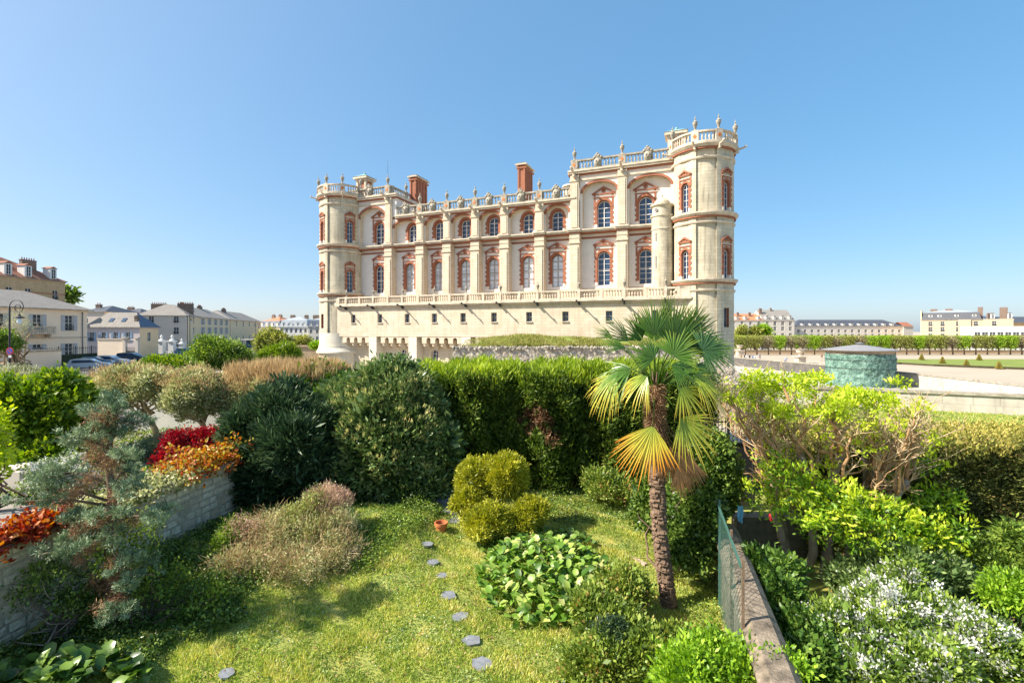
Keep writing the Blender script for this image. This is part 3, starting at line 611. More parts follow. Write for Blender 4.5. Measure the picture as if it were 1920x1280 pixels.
# stepping slabs
slabs=[(425,1264,.3),(903,1252,.42),(885,1203,.36),(862,1158,.36),(840,1122,.4),(828,1084,.3),(812,1059,.33),(800,1033,.38)]
def slate_mesh(i):
    b=MB(); n=random.choice((5,6,7)); pl=[(math.cos(2*PI*k/n+.2)*.5*random.uniform(.8,1.05),math.sin(2*PI*k/n+.2)*.42*random.uniform(.8,1.05)) for k in range(n)]
    b.slab(pl,0,.04); return b.mesh('stepping_stone','slate')
M['slate']=plain('slate_slab',(.20,.21,.225),.55,.25,6,.2)
words=['at the left bottom edge of the lawn','nearest the bottom centre edge','second from the bottom centre','third from the bottom, beside the shrub','round one in the middle of the lawn path','small one just above the middle of the path','second from the terracotta pot','nearest the terracotta pot']
SLAB=[(PX(px,5850/(py-620)),5850/(py-620),s_) for px,py,s_ in slabs]
for (px,py,s),wd in zip(slabs,words):
    D=5850/(py-620); x=PX(px,D); s*=1.25; o=obj('stepping_stone',slate_mesh(0),None,(x,D,gz(x,D)+.01),random.random()*3); o.scale=(s,s,1)
    tag(o,'dark slate stepping stone, '+wd,'stepping stone','slate stepping stones across the lawn')
# terracotta pot
D=5850/(1000-620); po=thing('flower_pot','empty orange terracotta flower pot at the end of the slate path','flower pot',(PX(827,D),D,.02))
M['terracotta']=plain('terracotta',(.55,.17,.06),.75,.15,5,.2)
MB().lathe([(0,.0),(.13,0),(.18,.26),(.21,.26),(.215,.35),(.18,.35),(.165,.2),(0,.2)],n=24).build('pot_body','terracotta',po)
MB().lathe([(.166,.24),(0,.25)],n=16).build('potting_soil','soil',po)
# ------------------------------------------------------------------ houses
M['cream']=plain('cream_render',(.87,.71,.53),.9,.06,.4); M['peach']=plain('peach_render',(.88,.65,.39),.9,.06,.4); M['greige']=plain('grey_render',(.60,.53,.45),.9,.08,.3)
M['pinkish']=plain('pink_grey_render',(.66,.56,.52),.9,.08,.3); M['pale']=plain('pale_render',(.60,.56,.49),.9,.06,.3); M['whiter']=plain('white_render',(.78,.76,.72),.9,.04,.3)
M['sandst']=plain('sand_render',(.46,.39,.28),.9,.08,.4)
M['tan']=stone('tan_brick',(.66,.47,.25),(.56,.38,.20),(.4,.3,.2),.3,.09,.01,(.35,.2,.1),.4,.1,rot=1)
M['slater']=plain('slate_roof',(.075,.08,.095),.55,.25,3,.3); M['greyroof']=stone('grey_tile_roof',(.34,.31,.27),(.28,.255,.225),(.15,.14,.13),.3,.18,.02,(.2,.18,.15),.6,.3,rot=1)
M['blueroof']=plain('blue_slate_roof',(.09,.12,.17),.5,.2,2); M['zinc']=plain('zinc_roof',(.38,.42,.44),.45,.1,1)
M['redroof']=plain('orange_tile_roof',(.48,.20,.10),.85,.3,4,.4); M['rust']=plain('rust_tile_roof',(.30,.12,.07),.85,.3,4,.4)
M['shutter']=plain('grey_shutter',(.42,.44,.46),.7); M['bshutter']=plain('blue_grey_shutter',(.30,.40,.52),.7); M['chim']=stone('chimney_brick',(.27,.19,.14),(.22,.15,.11),(.2,.16,.13),.3,.1,.01,(.1,.08,.07),.4,.2,rot=1)
M['boards']=plain('tan_boards',(.46,.34,.22),.8)
def house(name,label,cat,p0,p1,depth,zb,ze,wallm,roofm,rows,cols,roof='hip',rh=2.5,ww=1.0,wh=1.7,shut=None,rail=False,chims=(),dormers=0,overh=.35,win='dim_glass',skip=(),gable=False,endcols=0,group=None,mans=0,dh=1.2,roof2=None,cornice=True,sidem=None):
    """front wall from p0 to p1 (left to right seen from the front), local x along it, y back"""
    L=math.hypot(p1[0]-p0[0],p1[1]-p0[1]); a=math.atan2(p1[1]-p0[1],p1[0]-p0[0])
    h=thing(name,label,cat,(p0[0],p0[1],zb),a,group); H=ze-zb
    b=MB(); holes=[]
    xs=cols if hasattr(cols,'__len__') else [L*(i+.5)/cols for i in range(cols)]
    for z in rows:
        for i,x in enumerate(xs):
            if (x,z) in skip: continue
            holes.append((x,ww,z,z+wh,0))
    wall(b,0,L,0,H,0,holes,.22,0,0)
    eh=[]
    if endcols:
        for z in rows:
            for i in range(endcols): eh.append((depth*(i+.5)/endcols,ww,z,z+wh,0))
    TE=Matrix.Translation((L,0,0))@Matrix.Rotation(PI/2,4,'Z')
    wall(b,0,depth,0,H,0,eh,.22,1,1,T=TE)
    b.add([(0,0,0),(0,depth,0),(0,depth,H),(0,0,H)],[(0,1,2,3)],1); b.add([(0,depth,0),(L,depth,0),(L,depth,H),(0,depth,H)],[(0,1,2,3)])
    if gable: 
        for x in (0,L): b.add([(x,0,H),(x,depth,H),(x,depth/2,H+rh-.05)],[(0,1,2)],1)
    if cornice: b.box(-.12,L+.12,-.12,depth+.12,H-.3,H-.02)
    b.build('wall',[wallm,sidem or wallm],h)
    ms=win_meshes(ww,wh,0,[wh*.5],'w',.05,.055,win,'white'); S=None
    if shut:
        sm=MB()
        sm.box(-.0,ww*.5,-.05,0,0,wh)
        for k in range(int(wh/.12)): sm.box(.04,ww*.5-.04,-.062,-.05,.05+k*.12,.11+k*.12)
        S=sm.mesh('shutter',shut)
    RL=None
    if rail:
        q=MB(); q.box(-ww/2,ww/2,-.12,-.09,.75,.79); q.box(-ww/2,ww/2,-.12,-.09,.08,.12)
        for k in range(9): x=-ww/2+ww*k/8; q.box(x-.012,x+.012,-.12,-.09,.1,.77)
        RL=q.mesh('window_rail','iron')
    for (x,_,z,_,_) in holes:
        o=put_window(h,ms,(x,.15,z))
        if S:
            obj('shutter',S,o,(-ww/2-ww*.5-.02,-.15,0)); obj('shutter',S,o,(ww/2+.02,-.15,0))
        if RL: obj('window_rail',RL,o,(0,-.15,0))
    for (x,_,z,_,_) in eh: put_window(h,ms,TE@Vector((x,.15,z)),PI/2)
    r=MB(); o_=overh; inset=min(depth/2,rh*1.6)
    if roof=='hip':
        z0=H; v=[(-o_,-o_,z0),(L+o_,-o_,z0),(L+o_,depth+o_,z0),(-o_,depth+o_,z0),(inset,depth/2,z0+rh),(L-inset,depth/2,z0+rh)]
        r.add(v,[(0,1,5,4)],0); r.add(v,[(2,3,4,5)],0); r.add(v,[(1,2,5)],1 if roof2 else 0); r.add(v,[(3,0,4)],0); r.box(-o_,L+o_,-o_,depth+o_,z0-.12,z0-.001,2)
    elif roof=='gable':
        z0=H; v=[(-.1,-o_,z0),(L+.1,-o_,z0),(L+.1,depth+o_,z0),(-.1,depth+o_,z0),(-.1,depth/2,z0+rh),(L+.1,depth/2,z0+rh)]
        r.add(v,[(0,1,5,4),(2,3,4,5)],0); r.box(-.1,L+.1,-o_,depth+o_,z0-.1,z0-.001,2)
    elif roof=='mansard':
        m=mans; s=.7; v=[(-.1,-.1,H),(L+.1,-.1,H),(L+.1,depth+.1,H),(-.1,depth+.1,H),(s,s,H+m),(L-s,s,H+m),(L-s,depth-s,H+m),(s,depth-s,H+m),(depth/2,depth/2,H+rh),(L-depth/2,depth/2,H+rh)]
        r.add(v,[(0,1,5,4),(1,2,6,5),(2,3,7,6),(3,0,4,7)],0); r.add(v,[(4,5,9,8),(6,7,8,9),(5,6,9),(7,4,8)],1); r.box(-.3,L+.3,-.3,depth+.3,H-.14,H-.001,2)
    else: r.box(-.15,L+.15,-.15,depth+.15,H,H+.35,0)
    ro=r.build('roof',[roofm,roof2 or roofm,'weather'],h)
    if dormers:
        dl=dormers if hasattr(dormers,'__len__') else [L*(i+.5)/dormers for i in range(dormers)]
        d=MB(); d.box(-.65,.65,-.02,1.6,0,dh-.001,0); d.prism([(-.8,dh),(.8,dh),(0,dh+.42)],-.15,1.9,1)
        dm=d.mesh('dormer',['white',roofm]); wm=win_meshes(.8,dh-.25,0,[],'d',.05,.05,'dim_glass','white')
        for x in dl:
            q=obj('dormer',dm,h,(x,.25,H+.25)); obj('window',wm[0],q,(0,-.07,.12)); obj('pane',wm[1],q,(0,-.07,.12))
    for (x,y,wx,hz) in chims:
        c=MB(); zz=H+rh; c.box(x-wx/2,x+wx/2,y-.35,y+.35,H,zz+hz); c.box(x-wx/2-.08,x+wx/2+.08,y-.43,y+.43,zz+hz-.001,zz+hz+.12)
        n=max(2,int(wx/.4))
        for k in range(n): c.lathe([(.1,0),(.08,.45),(0,.45)],(x-wx/2+(k+.5)*wx/n,y,zz+hz+.12),7,1)
        c.build('chimney',['chim','rust'],h)
    return h
ST=1.5
# left street
h=house('town_house','cream two storey house with grey shutters and stone balcony at the left frame edge','house',(-66.8,51),(-64.6,73),11,ST,EYE+3.15,'cream','greyroof',[.9,5.0],[3.2,8.0,12.4,16.2,20.4] if 0 else [2,6.3,10.6,15.1,19.4],'hip',2.6,1.15,2.25,'shutter',True,[(14.5,4.5,2.2,-1.4)],overh=.55)
bl=MB(); bl.box(-1.5,1.5,-1.1,0,0,.2)
bl.box(-1.5,1.5,-1.1,-.9,.95,1.08)
for s in (-1,1): bl.box(s*1.5-.12*(s>0),s*1.5+.12*(s<0),-1.1,0,.95,1.08); bl.box(s*1.4-.12,s*1.4+.12,-1.12,-.85,.2,1.0); bl.box(s*1.1-.12,s*1.1+.12,-.8,0,-.5,0)
for k in range(11): bl.lathe([(r,zz*1.1+.2) for r,zz in BAL],(-1.25+k*.25,-1,0),6)
bl.build('balcony','trim',h,(15.1,0,4.55))
MB().tube([(21.3,-.12,0),(21.3,-.12,7.8)],.06,6).build('drainpipe','lead',h)
MB().box(-.1,22.1,-.1,0,3.95,4.15).build('string_course','trim',h)
MB().box(-.75,.75,-.06,.1,0,2.7).build('door','lead',h,(15.1,0,0))
h=house('apartment_building','tall tan brick apartment building with dormer windows, rising behind the cream house','building',(-95.5,78),(-93.1,100),13,ST,EYE+10.2,'tan','rust',[1,4.4,7.8,11.3],[3,8,12,15.2,20.2],'hip',4.2,1.1,1.9,None,True,[(17.7,3.2,2.6,-.4),(13.2,6,1.6,.5)],[4.6,8.6,12,15.4,20.0],.3,dh=2.2)
for z in (11.0,12.4): MB().box(-.02,22.1,-.04,0,z,z+.16).build('brick_band','brick',h)
h=house('town_house','low pinkish house with pale slate hip roof, two skylights and blue shutters','house',(PX(160,95),95),(PX(262,95),95),5.0,ST,EYE+.75,'pinkish','greyroof',[2.9],[1.2,3.6,6.0,8.4],'hip',2.95,.9,1.8,'bshutter',True,(),0,.3,endcols=1,roof2='blueroof',sidem='peach')  # roof2: the right hip's shade is put into a darker blue slate colour
sk=MB()
for x in (4.4,6.9):
    sk.box(x-.45,x+.45,-.04,.06,-.5,.5,0)
    T=Matrix.Translation((x,1.6,5.75+1.3))@Matrix.Rotation(R(-48),4,'X')
H2T=EYE+.75-ST
for x in (4.4,6.9): MB().box(-.4,.4,-.06,.03,-.5,.5).build('skylight','glass',h,(x,1.0,H2T+1.42)).rotation_euler=(-math.atan2(2.8,2.95),0,0)
c=MB(); c.box(-.3,.3,-.3,.3,-.5,1.1); c.prism([(-.4,1.1),(.4,1.1),(0,1.5)],-.4,.4); c.build('chimney','chim',h,(9.4,1.0,6.6))
# the block at the street corner
h=house('corner_house','grey rendered three storey corner house with black window rails','house',(-93.9,120.2),(-83.4,123.5),9,ST,EYE+3.9,'greige','greyroof',[1.0,4.15,7.0],[3.0,8.4],'hip',3.0,1.15,1.75,None,True,[(3.0,5,3.4,.0),(9.0,5,3.6,.2)],0,.3,sidem='peach',endcols=1)
h=house('terrace_house','long peach street house with five pairs of pale shutters','house',(-86.15,132.2),(PX(431,163),163),11,ST,EYE+3.85,'peach','greyroof',[1.0,4.0,6.7],[3.2,9.4,15.6,21.8,28],'hip',3.1,1.7,2.05,'shutter',False,[(5,5.5,3,.5),(20,5.5,3,.5)],0,.3,win='shade')
h=house('terrace_house','plain peach street house with bare tall windows, farther along the street','house',(PX(432,163.2),163.2),(PX(489,202),202),12,ST,EYE+3.8,'peach','greyroof',[1.0,6.6],[7,15,23,31,39],'hip',3.4,1.4,2.2,None,False,[(10,5,3,.4)],0,.3,win='shade')
# behind
h=house('apartment_building','far white building with a pale zinc mansard roof, left of the castle','building',(PX(524,205),205),(PX(577,205),205),12,ST,EYE+1.6,'whiter','zinc',[1,4.1,7.1-.6],6,'mansard',4.6,1.0,1.8,None,False,[(3,6,2,.4),(9,6,1.6,.4)],4,.3,mans=3.0,dh=1.5,roof2='zinc')
h=house('apartment_building','far pale building with dark blue mansard roof touching the left castle tower','building',(PX(577.5,200),200),(PX(612,200),200),12,ST,EYE+1.6,'pale','blueroof',[1,3.9,6.4-.4],3,'mansard',4.4,1.0,1.6,None,False,[(1.2,6,3,.4)],2,.3,mans=3.0,dh=1.5,roof2='zinc')
h=house('apartment_building','far cream building with orange roof and dark dormers behind the street','building',(PX(486,212),212),(PX(524,208),208),12,ST,EYE+1.7,'cream','blueroof',[1,4.1,6.6],4,'mansard',4.6,1.0,1.8,None,False,[(2,6,1.6,.6),(6,6,1.6,.6)],3,.3,mans=2.6,dh=1.5,roof2='redroof')
h=house('town_house','distant dark roofed house behind the slate hip roof','house',(PX(205,150),150),(PX(262,150),150),12,ST,EYE+4.6,'greige','slater',[8],3,'hip',2.6,1,1.4,None,False,[(2,6,2,.2)],0,.3)
h=house('town_house','distant low grey roofed house between the cream house and the slate roof','house',(PX(150,125),125),(PX(196,125),125),12,ST,EYE+5.0,'greige','slater',[7],2,'hip',1.8,1,1.2,None,False,[(1.5,4,1.3,.1)],0,.3)
# right side beyond the trees
E2=-.7; DR=220
h=house('apartment_building','far cream building with bright orange tiled roof next to the right tower','building',(PX(1352,DR),DR),(PX(1431,DR),DR),13,E2,EYE+4.8,'pale','redroof',[1,4.3,7.5,9.9-.2],5,'gable',3.2,1.1,1.7,None,False,[(4,5,1,.3),(9.5,4,1,.3),(15,4,1,.3)],[7.5,11.5,17.5],.2,dh=1.4)
h=house('apartment_building','far cream building with steep dark roof and four white dormers','building',(PX(1431.5,DR),DR),(PX(1489.5,DR),DR),13,E2,EYE+4.9,'pale','greyroof',[1,4.3,7.3,9.6],4,'gable',4.9,1.3,1.8,None,False,[(.6,4,1.2,.4),(6.5,6,.7,.6)],4,.2,gable=True,dh=1.5)
h=house('barrack_building','very long low pale building with dark slate roof and a row of small dormers','building',(PX(1491,230),230),(PX(1693,230),230),12,E2,EYE+2.2,'pale','slater',[1,4.2,6.6-.3],16,'hip',3.2,1.2,1.5,None,False,(),[4+3.9*i for i in range(12)],.3,dh=1.0)
h=house('apartment_building','tall tan apartment block with dark mansard roof and pale blank end wall','building',(PX(1728,215),215),(PX(1840,202),202),14,E2,EYE+4.9,'sandst','slater',[1,4.0,6.9,9.3],[3,7,12,17.5,23,28],'mansard',4.3,1.3,1.9,None,True,[(4,6,2.4,.2),(9,6,2.4,.2),(19,6,1.6,.6),(26,6,2.4,.3)],[3,6,11.5,17,22.5,27.5],.3,mans=3.1,dh=1.9,roof2='zinc')
MB().box(-.3,0,-.1,14.1,0,16.2).build('end_wall','peach',h)
for x in (14.0,26.5): MB().box(-2,2,-.6,0,0,11.9).build('bay_window','sandst',h,(x,-.0,0))
h=house('apartment_building','low white flat roofed building with orange shutters at the right edge','building',(PX(1826,175),175),(PX(1990,165),165),12,E2,EYE+1.2,'whiter','whiter',[1,3.5,6.0-.6],11,'flat',.4,1.7,1.3,None,False,(),0)
h=house('town_house','long dark roofed building behind the white flat roofed one','building',(PX(1860,240),240),(PX(2000,240),240),12,E2,EYE+4.2,'tan','slater',[1],8,'hip',3.0,1.2,1.5,None,False,[(3,4,3,1.4)],0)
h=house('town_house','distant house with blue grey roof beside the tan apartment block','building',(PX(1838,245),245),(PX(1872,245),245),12,E2,EYE+5.6,'pale','blueroof',[1],3,'hip',3.0,1.2,1.5)
h=house('town_house','small far house with rust red roof behind the trees','building',(PX(1694,240),240),(PX(1712,240),240),8,E2,EYE+2.2,'pale','rust',[1],2,'gable',2.2,1.2,1.5)
# courtyard wall, gate, railings in the left street
o=MB(); o.box(0,5.2,0,.35,0,3.4); o.box(-.1,5.3,-.1,.45,3.4,3.6,1); o.build('courtyard_wall',['cream','trim'],None,(PX(183,88),88,ST)); tag(bpy.data.objects['courtyard_wall'],'plain cream courtyard wall in front of the slate roofed house','wall')
g=thing('gateway','stone gateway with dark iron gate beside the courtyard wall','gate',(PX(234,88),88,ST))
for x in (0,2.3): o=MB(); o.box(x-.25,x+.25,-.2,.3,0,3.6); o.box(x-.4,x+.4,-.35,.45,3.6,3.85); o.build('gate_pillar','greige',g)
b=MB()
for k in range(14): b.box(.25+k*.14,.28+k*.14,0,.03,0,2.0)
b.box(.25,2.05,0,.05,1.0,1.3); b.box(.25,2.05,-.02,.05,.1,.8); b.build('gate_leaf','iron',g)
b=MB(); band(b,1.15,1.8,2.6,.7,.2,0,.25); b.build('gate_arch','greige',g)
o=wallpath(MB(),[(-58,50),(-56.5,60.0)],ST,ST+2.5,.35,0,1).build('boundary_wall',['cream','weather']); tag(o,'stained pale boundary wall behind the street lamp at the left edge','wall')
def railings(name,label,a,b_,z,h,sp=.14,cat='railing',rows=(.1,.92),r=.012,panel=None):
    t=thing(name,label,cat,(a[0],a[1],z),math.atan2(b_[1]-a[1],b_[0]-a[0])); L=math.hypot(b_[0]-a[0],b_[1]-a[1]); m=MB()
    for k in range(int(L/sp)): m.box(k*sp-r,k*sp+r,-r,r,0,h)
    for q in rows: m.box(0,L,-.025,.025,h*q,h*q+.05)
    m.build('bars','iron',t); k=0
    while k<=L+.01: MB().box(k-.04,k+.04,-.05,.05,0,h+.1).build('post','iron',t); k+=max(2.4,L/6)
    if panel: MB().box(0,L,.05,.3,0,panel).build('hedge_infill','ivydark',t)
    return t
M['ivydark']=plain('dark_hedge_infill',(.02,.045,.02),.9,.5,5,1)
railings('street_railings','black iron railings backed by a dark green hedge before the cream house',(-58.0,59),(-58,67.2),ST,2.9,.3,panel=1.9)
o=wallpath(MB(),[(-39,41),(-22.5,41),(-19,40)],-1,ST+.75,.35,0,1).build('street_wall',['gardenwall','trim']); tag(o,'low tan stone wall with coping below the parked cars','wall')
railings('street_fence','thin metal fence on the low wall in front of the parked cars',(-38.5,41),(-24,41),ST+.9,1.0,.22,'fence',r=.009)
# white gate pillars with urn tops
WP=MB().box(-.55,.55,-.5,.5,0,2.6).box(-.75,.75,-.7,.7,2.6,2.85).lathe([(.6,2.85),(.45,3.1),(.2,3.2),(.15,3.4),(.3,3.6),(.25,3.9),(.05,4.1),(0,4.15)],n=12).mesh('gate_pillar','white')
for px,wd in ((303,'left of a pair by the corner house'),(323,'right of a pair by the corner house'),(341,'small one nearest the double street lamp')):
    o=obj('gate_pillar',WP,None,(PX(px,105),105,ST)); tag(o,'white stone gate pillar with a rounded urn top, '+wd,'gate pillar','white gate pillars by the corner house')
    if px==341: o.scale=(.8,.8,.8)
# shelter, terrace wall left of the tower
s=thing('street_shelter','flat roofed glass street shelter by the peach houses','shelter',(PX(452,120),120,ST))
MB().box(0,5.4,0,2,2.7,2.9).build('roof','pale',s); 
for x in (.2,5.2): MB().box(x-.06,x+.06,.1,.2,0,2.7).build('post','iron',s)
MB().box(.3,5.1,1.8,1.84,.3,2.6).build('glass_wall','glass',s)
o=MB().box(0,10,0,.5,-4,0).box(-.2,10.2,-.2,.7,0,.25).build('terrace_parapet','boards',None,(PX(558,82),82,PZ(650,82))); tag(o,'warm tan boarded parapet just left of the castle tower foot','wall')
# street lamps
def lamp(name,label,x,y,z,h,side,sc=1.0,group=None,sign=False):
    t=thing(name,label,'street lamp',(x,y,z),0,group); m=MB(); m.lathe([(.14,0),(.14,.9),(.07,1.1),(.055,h)],n=8); m.build('pole','iron',t)
    pts=[]; 
    for i in range(13): a=PI-PI*i/12; pts.append((side*(.5+.5*math.cos(a)),0,h+.5*math.sin(a)))
    for i in range(1,26): a=-i*2*PI*1.25/25; r=.36*(1-i/34); pts.append((side*(.64+r*math.cos(a)*1.0),0,h-.05+r*math.sin(a)))
    MB().tube(pts,.028,6).build('scroll_bracket','iron',t)
    l=MB().lathe([(0,.35),(.06,.3),(.07,.2),(.3,.08),(.32,.02),(.12,.0),(.1,-.1)],n=10).build('lantern_hood','iron',t,(side*.72,0,h-.85)); MB().lathe([(.12,0),(.15,-.25),(.1,-.38),(0,-.4)],n=10).build('lantern_glass','glass_pale',l)
    MB().tube([(side*.72,0,h-.42),(side*.72,0,h-.5)],.02,5).build('hanger','iron',t)
    return t
L1=lamp('street_lamp','tall black scroll street lamp carrying the round no parking sign, at the left edge',PX(18,35),35,1.5,PZ(575,35)-1.5,1)
s=thing('road_sign','round blue and red no parking sign fixed to the street lamp pole','road sign',(PX(19,34.8),34.8,PZ(658,34.8)))
TX=Matrix.Rotation(PI/2,4,'X')
MB().lathe([(.26,0),(.26,.03),(0,.03)],n=28,T=TX).build('sign_plate','signred',s) if 'signred' in M else None
M['signred']=plain('sign_red',(.55,.03,.04),.5,.03); M['signblue']=plain('sign_blue',(.03,.06,.35),.5,.03)
MB().lathe([(.26,0),(.26,.03),(0,.03)],n=28,T=TX).build('sign_rim','signred',s); MB().lathe([(.205,.031),(.205,.036),(0,.036)],n=28,T=TX).build('sign_face','signblue',s)
MB().box(-.03,.03,-.042,-.037,-.2,.2,0,Matrix.Rotation(R(-45),4,'Y')).build('sign_bar','signred',s); MB().box(-.1,.1,-.02,.0,-.48,-.3).build('small_plate','white',s)
lamp('street_lamp','black scroll street lamp by the corner house, its lantern hanging on the left',PX(356,97),97,ST,PZ(586,97)-ST,-1,group='pair of lamps by the corner house')
lamp('street_lamp','black scroll street lamp by the corner house, its lantern hanging on the right',PX(351.5,99),99,ST,PZ(593,99)-ST,1,group='pair of lamps by the corner house')
lamp('street_lamp','thin far street lamp in front of the plain peach house',PX(479.5,118),118,ST,PZ(608,118)-ST,1)
# cars
def car(label,px,py,D,rz,col,body='estate'):
    c=thing('parked_car',label,'car',(PX(px,D),D,ST),rz,'cars parked along the left street'); 
    if body=='van': prof=[(-2.1,.35),(-2.15,1.0),(-2.05,1.75),(-1.0,1.85),(.7,1.8),(1.35,1.15),(2.05,.95),(2.15,.35)]
    else: prof=[(-2.1,.35),(-2.15,.85),(-1.95,1.0),(-1.7,1.42),(-.9,1.5),(.3,1.45),(1.05,.98),(1.95,.85),(2.15,.6),(2.15,.35)]
    m=MB(); m.prism([(x,z) for x,z in prof],-.82,.82); 
    m.build('body',col,c)
    g=MB(); zt=prof[3][1]
    poly=[(-1.62,.98),(-1.48,zt-.1),(.2,zt-.1),(.85,1.0)] 
    for s in (-1,1): g.prism(poly,*sorted((s*.83,s*.822)))
    g.build('side_glass','glass',c)
    q=MB(); q.add([(-1.99,-.68,1.0),(-1.99,.68,1.0),(-1.76,.62,zt-.07),(-1.76,-.62,zt-.07)],[(0,1,2,3)]); q.build('rear_window','glass',c) if body!='van' else None
    q=MB(); q.add([(1.07,-.7,1.0),(1.07,.7,1.0),(.36,.64,zt-.07),(.36,-.64,zt-.07)],[(0,1,2,3)]); q.build('windscreen','glass',c,(.02,0,.02))
    for x in (-1.35,1.35):
        for s in (-1,1):
            w_=MB().lathe([(.32,-.1),(.32,.1),(0,.1)],n=16,T=TX).build('wheel','tyre',c,(x,s*.78,.32)); w_.rotation_euler=(0,0,0 if s>0 else PI); MB().lathe([(.2,.0),(.0,.0)],n=12,T=TX).build('rim','zinc',w_,(0,-.101,0))
            if 1: pass
    for s in (-1,1): MB().box(-.05,.02,-.12,.12,-.12,.12).build('tail_light','signred',c,(-2.13,s*.68,.85)); MB().box(-.02,.05,-.14,.14,-.08,.08).build('headlight','glass_pale',c,(2.12,s*.6,.7))
    return c
M['tyre']=plain('tyre',(.02,.02,.02),.8)
def paint(n,c):
    k=NM(n); k.b.inputs['Base Color'].default_value=(*c,1); k.b.inputs['Metallic'].default_value=.5; k.b.inputs['Roughness'].default_value=.3; k.b.inputs['Coat Weight'].default_value=.6; return k.m
M['pblue']=paint('silver_blue_paint',(.32,.42,.52)); M['pdark']=paint('dark_paint',(.04,.045,.05)); M['pwhite']=paint('white_car_paint',(.65,.66,.68)); M['pnavy']=paint('navy_paint',(.05,.09,.14)); M['pteal']=paint('blue_paint',(.08,.2,.32))
car('silver blue estate car showing its rear, nearest on the left street',168,690,61,R(30),'pblue'); car('dark car parked behind the boundary wall, left of the silver blue estate',116,684,66,R(25),'pdark')
car('blue car half hidden behind the silver blue estate',176,684,66,R(30),'pteal'); car('white car parked beside the courtyard wall, right of the blue cars',206,684,69,R(18),'pwhite'); car('navy car in front of the iron gate, rightmost of the row',248,678,78,R(12),'pnavy')
car('small blue car near the white gate pillars',352,670,98,R(5),'pteal')
# green drum kiosk
k=thing('round_pavilion','round green wrapped drum with a shallow grey conical roof standing in the moat','pavilion',(57.2,79,-2.4))
def drapem():
    q=NM('green_tarpaulin'); n=q.noise(1.6,6,None,.7); q.bump(q.noise(2.6,5),1.0,.35); return q.done(q.ramp(n,[(.34,(.03,.09,.07)),(.46,(.11,.22,.17)),(.58,(.21,.35,.28)),(.72,(.33,.47,.38))]),.6)
M['drape']=drapem()
m=MB(); n=90; vs=[];fs=[]; zs=[0,.6,1.3,2.0,2.05,2.6,3.2,3.8,4.4,4.9,5.15]
for j,z in enumerate(zs):
    for i in range(n):
        a=2*PI*i/n; r=4.72+.09*math.sin(i*1.7+j*2)+.07*math.sin(i*.63+j*1.1)+random.uniform(-.06,.06)-(.08 if 1.9<z<2.1 else 0); vs.append((r*math.cos(a),r*math.sin(a),z))
fs=[(j*n+i,j*n+(i+1)%n,(j+1)*n+(i+1)%n,(j+1)*n+i) for j in range(len(zs)-1) for i in range(n)]
m.add(vs,fs,0,True); m.build('drum_wall','drape',k)
m=MB()
for z,tl in ((2.9,.06),(4.3,-.05)): m.tube([(4.86*math.cos(2*PI*i/40),4.86*math.sin(2*PI*i/40),z+tl*math.sin(2*PI*i/40*2)) for i in range(41)],.035,5)
m.build('rope','iron',k)
MB().lathe([(4.55,5.1),(4.6,5.75),(4.5,5.76)],n=48).build('timber_rim','boards',k)
rf=MB().lathe([(4.5,5.72),(5.15,5.72),(5.15,5.84),(.5,6.62),(.5,6.8),(.75,6.84),(0,7.0)],n=48).build('roof','lead2' if 'lead2' in M else 'greyzinc' if 'greyzinc' in M else 'zinc',k)
M['greyzinc']=plain('grey_zinc',(.27,.26,.26),.5,.1,1); rf.data.materials[0]=M['greyzinc']
# garden vase on plinth, distant
def vase(label,px,D,s=1):
    t=thing('stone_vase',label,'vase',(PX(px,D),D,-.7),0,None,s); MB().box(-.9,.9,-.9,.9,0,1.5).box(-1.2,1.2,-1.2,1.2,1.5,1.7).build('plinth','trim',t); MB().lathe([(.45,1.7),(.3,1.95),(.25,2.15),(.75,2.6),(.95,3.3),(1.1,3.4),(0,3.35)],n=16).build('bowl','trim',t)
vase('large stone vase on a square plinth on the esplanade, left of the green drum',1500,106,.92); vase('far stone vase on a plinth beside the right castle tower',1387,140,.9)
# park low wall and far fence behind the trees
o=wallpath(MB(),[(62,150),(200,150)],-.7,.35,.4,0,1).build('park_wall',['boards','weather']); tag(o,'low stone wall running along behind the clipped trees','wall')
railings('park_railings','long iron railings between the clipped trees and the street beyond',(64,158),(205,158),-.7,2.6,.5,r=.03)
for i,(px,col,lb) in enumerate(((1434,'pwhite','white car seen under the clipped trees near the tower'),(1515,'pwhite','white car seen under the trees left of the vase'),(1548,'pblue','silver car seen under the trees right of the vase'))):
    c=car(lb,px,670,168,0,col); c.location.z=-.7; c['group']='cars beyond the clipped trees'
# ------------------------------------------------------------------ vegetation
M['bark']=plain('bark',(.16,.11,.07),.95,.35,5,.6); M['greybark']=plain('grey_bark',(.27,.21,.15),.95,.4,4,.7); M['redbark']=plain('peeling_red_bark',(.46,.26,.13),.95,.45,3,.7); M['twig']=plain('dry_twigs',(.50,.37,.22),.95,.3,6)
M['woodgrey']=plain('weathered_wood',(.2,.17,.13),.9,.3,6,.3)
M['f_laurel']=leaf('laurel_leaf',[(.1,(.045,.09,.025)),(.5,(.13,.21,.06)),(.9,(.32,.40,.14))],.35,.2)
M['f_laurel2']=leaf('glossy_bright_leaf',[(.1,(0.029,0.075,0.010)),(.5,(0.107,0.212,0.024)),(.9,(0.317,0.454,0.067))],.35,.25)
M['f_spike']=leaf('cream_spike',[(.1,(.40,.42,.14)),(.6,(.60,.58,.24)),(.95,(.62,.50,.22))],.6,.3)
M['f_yew']=leaf('dark_yew',[(.1,(.020,.045,.02)),(.55,(.05,.10,.04)),(.95,(.16,.23,.09))],.45,.15)
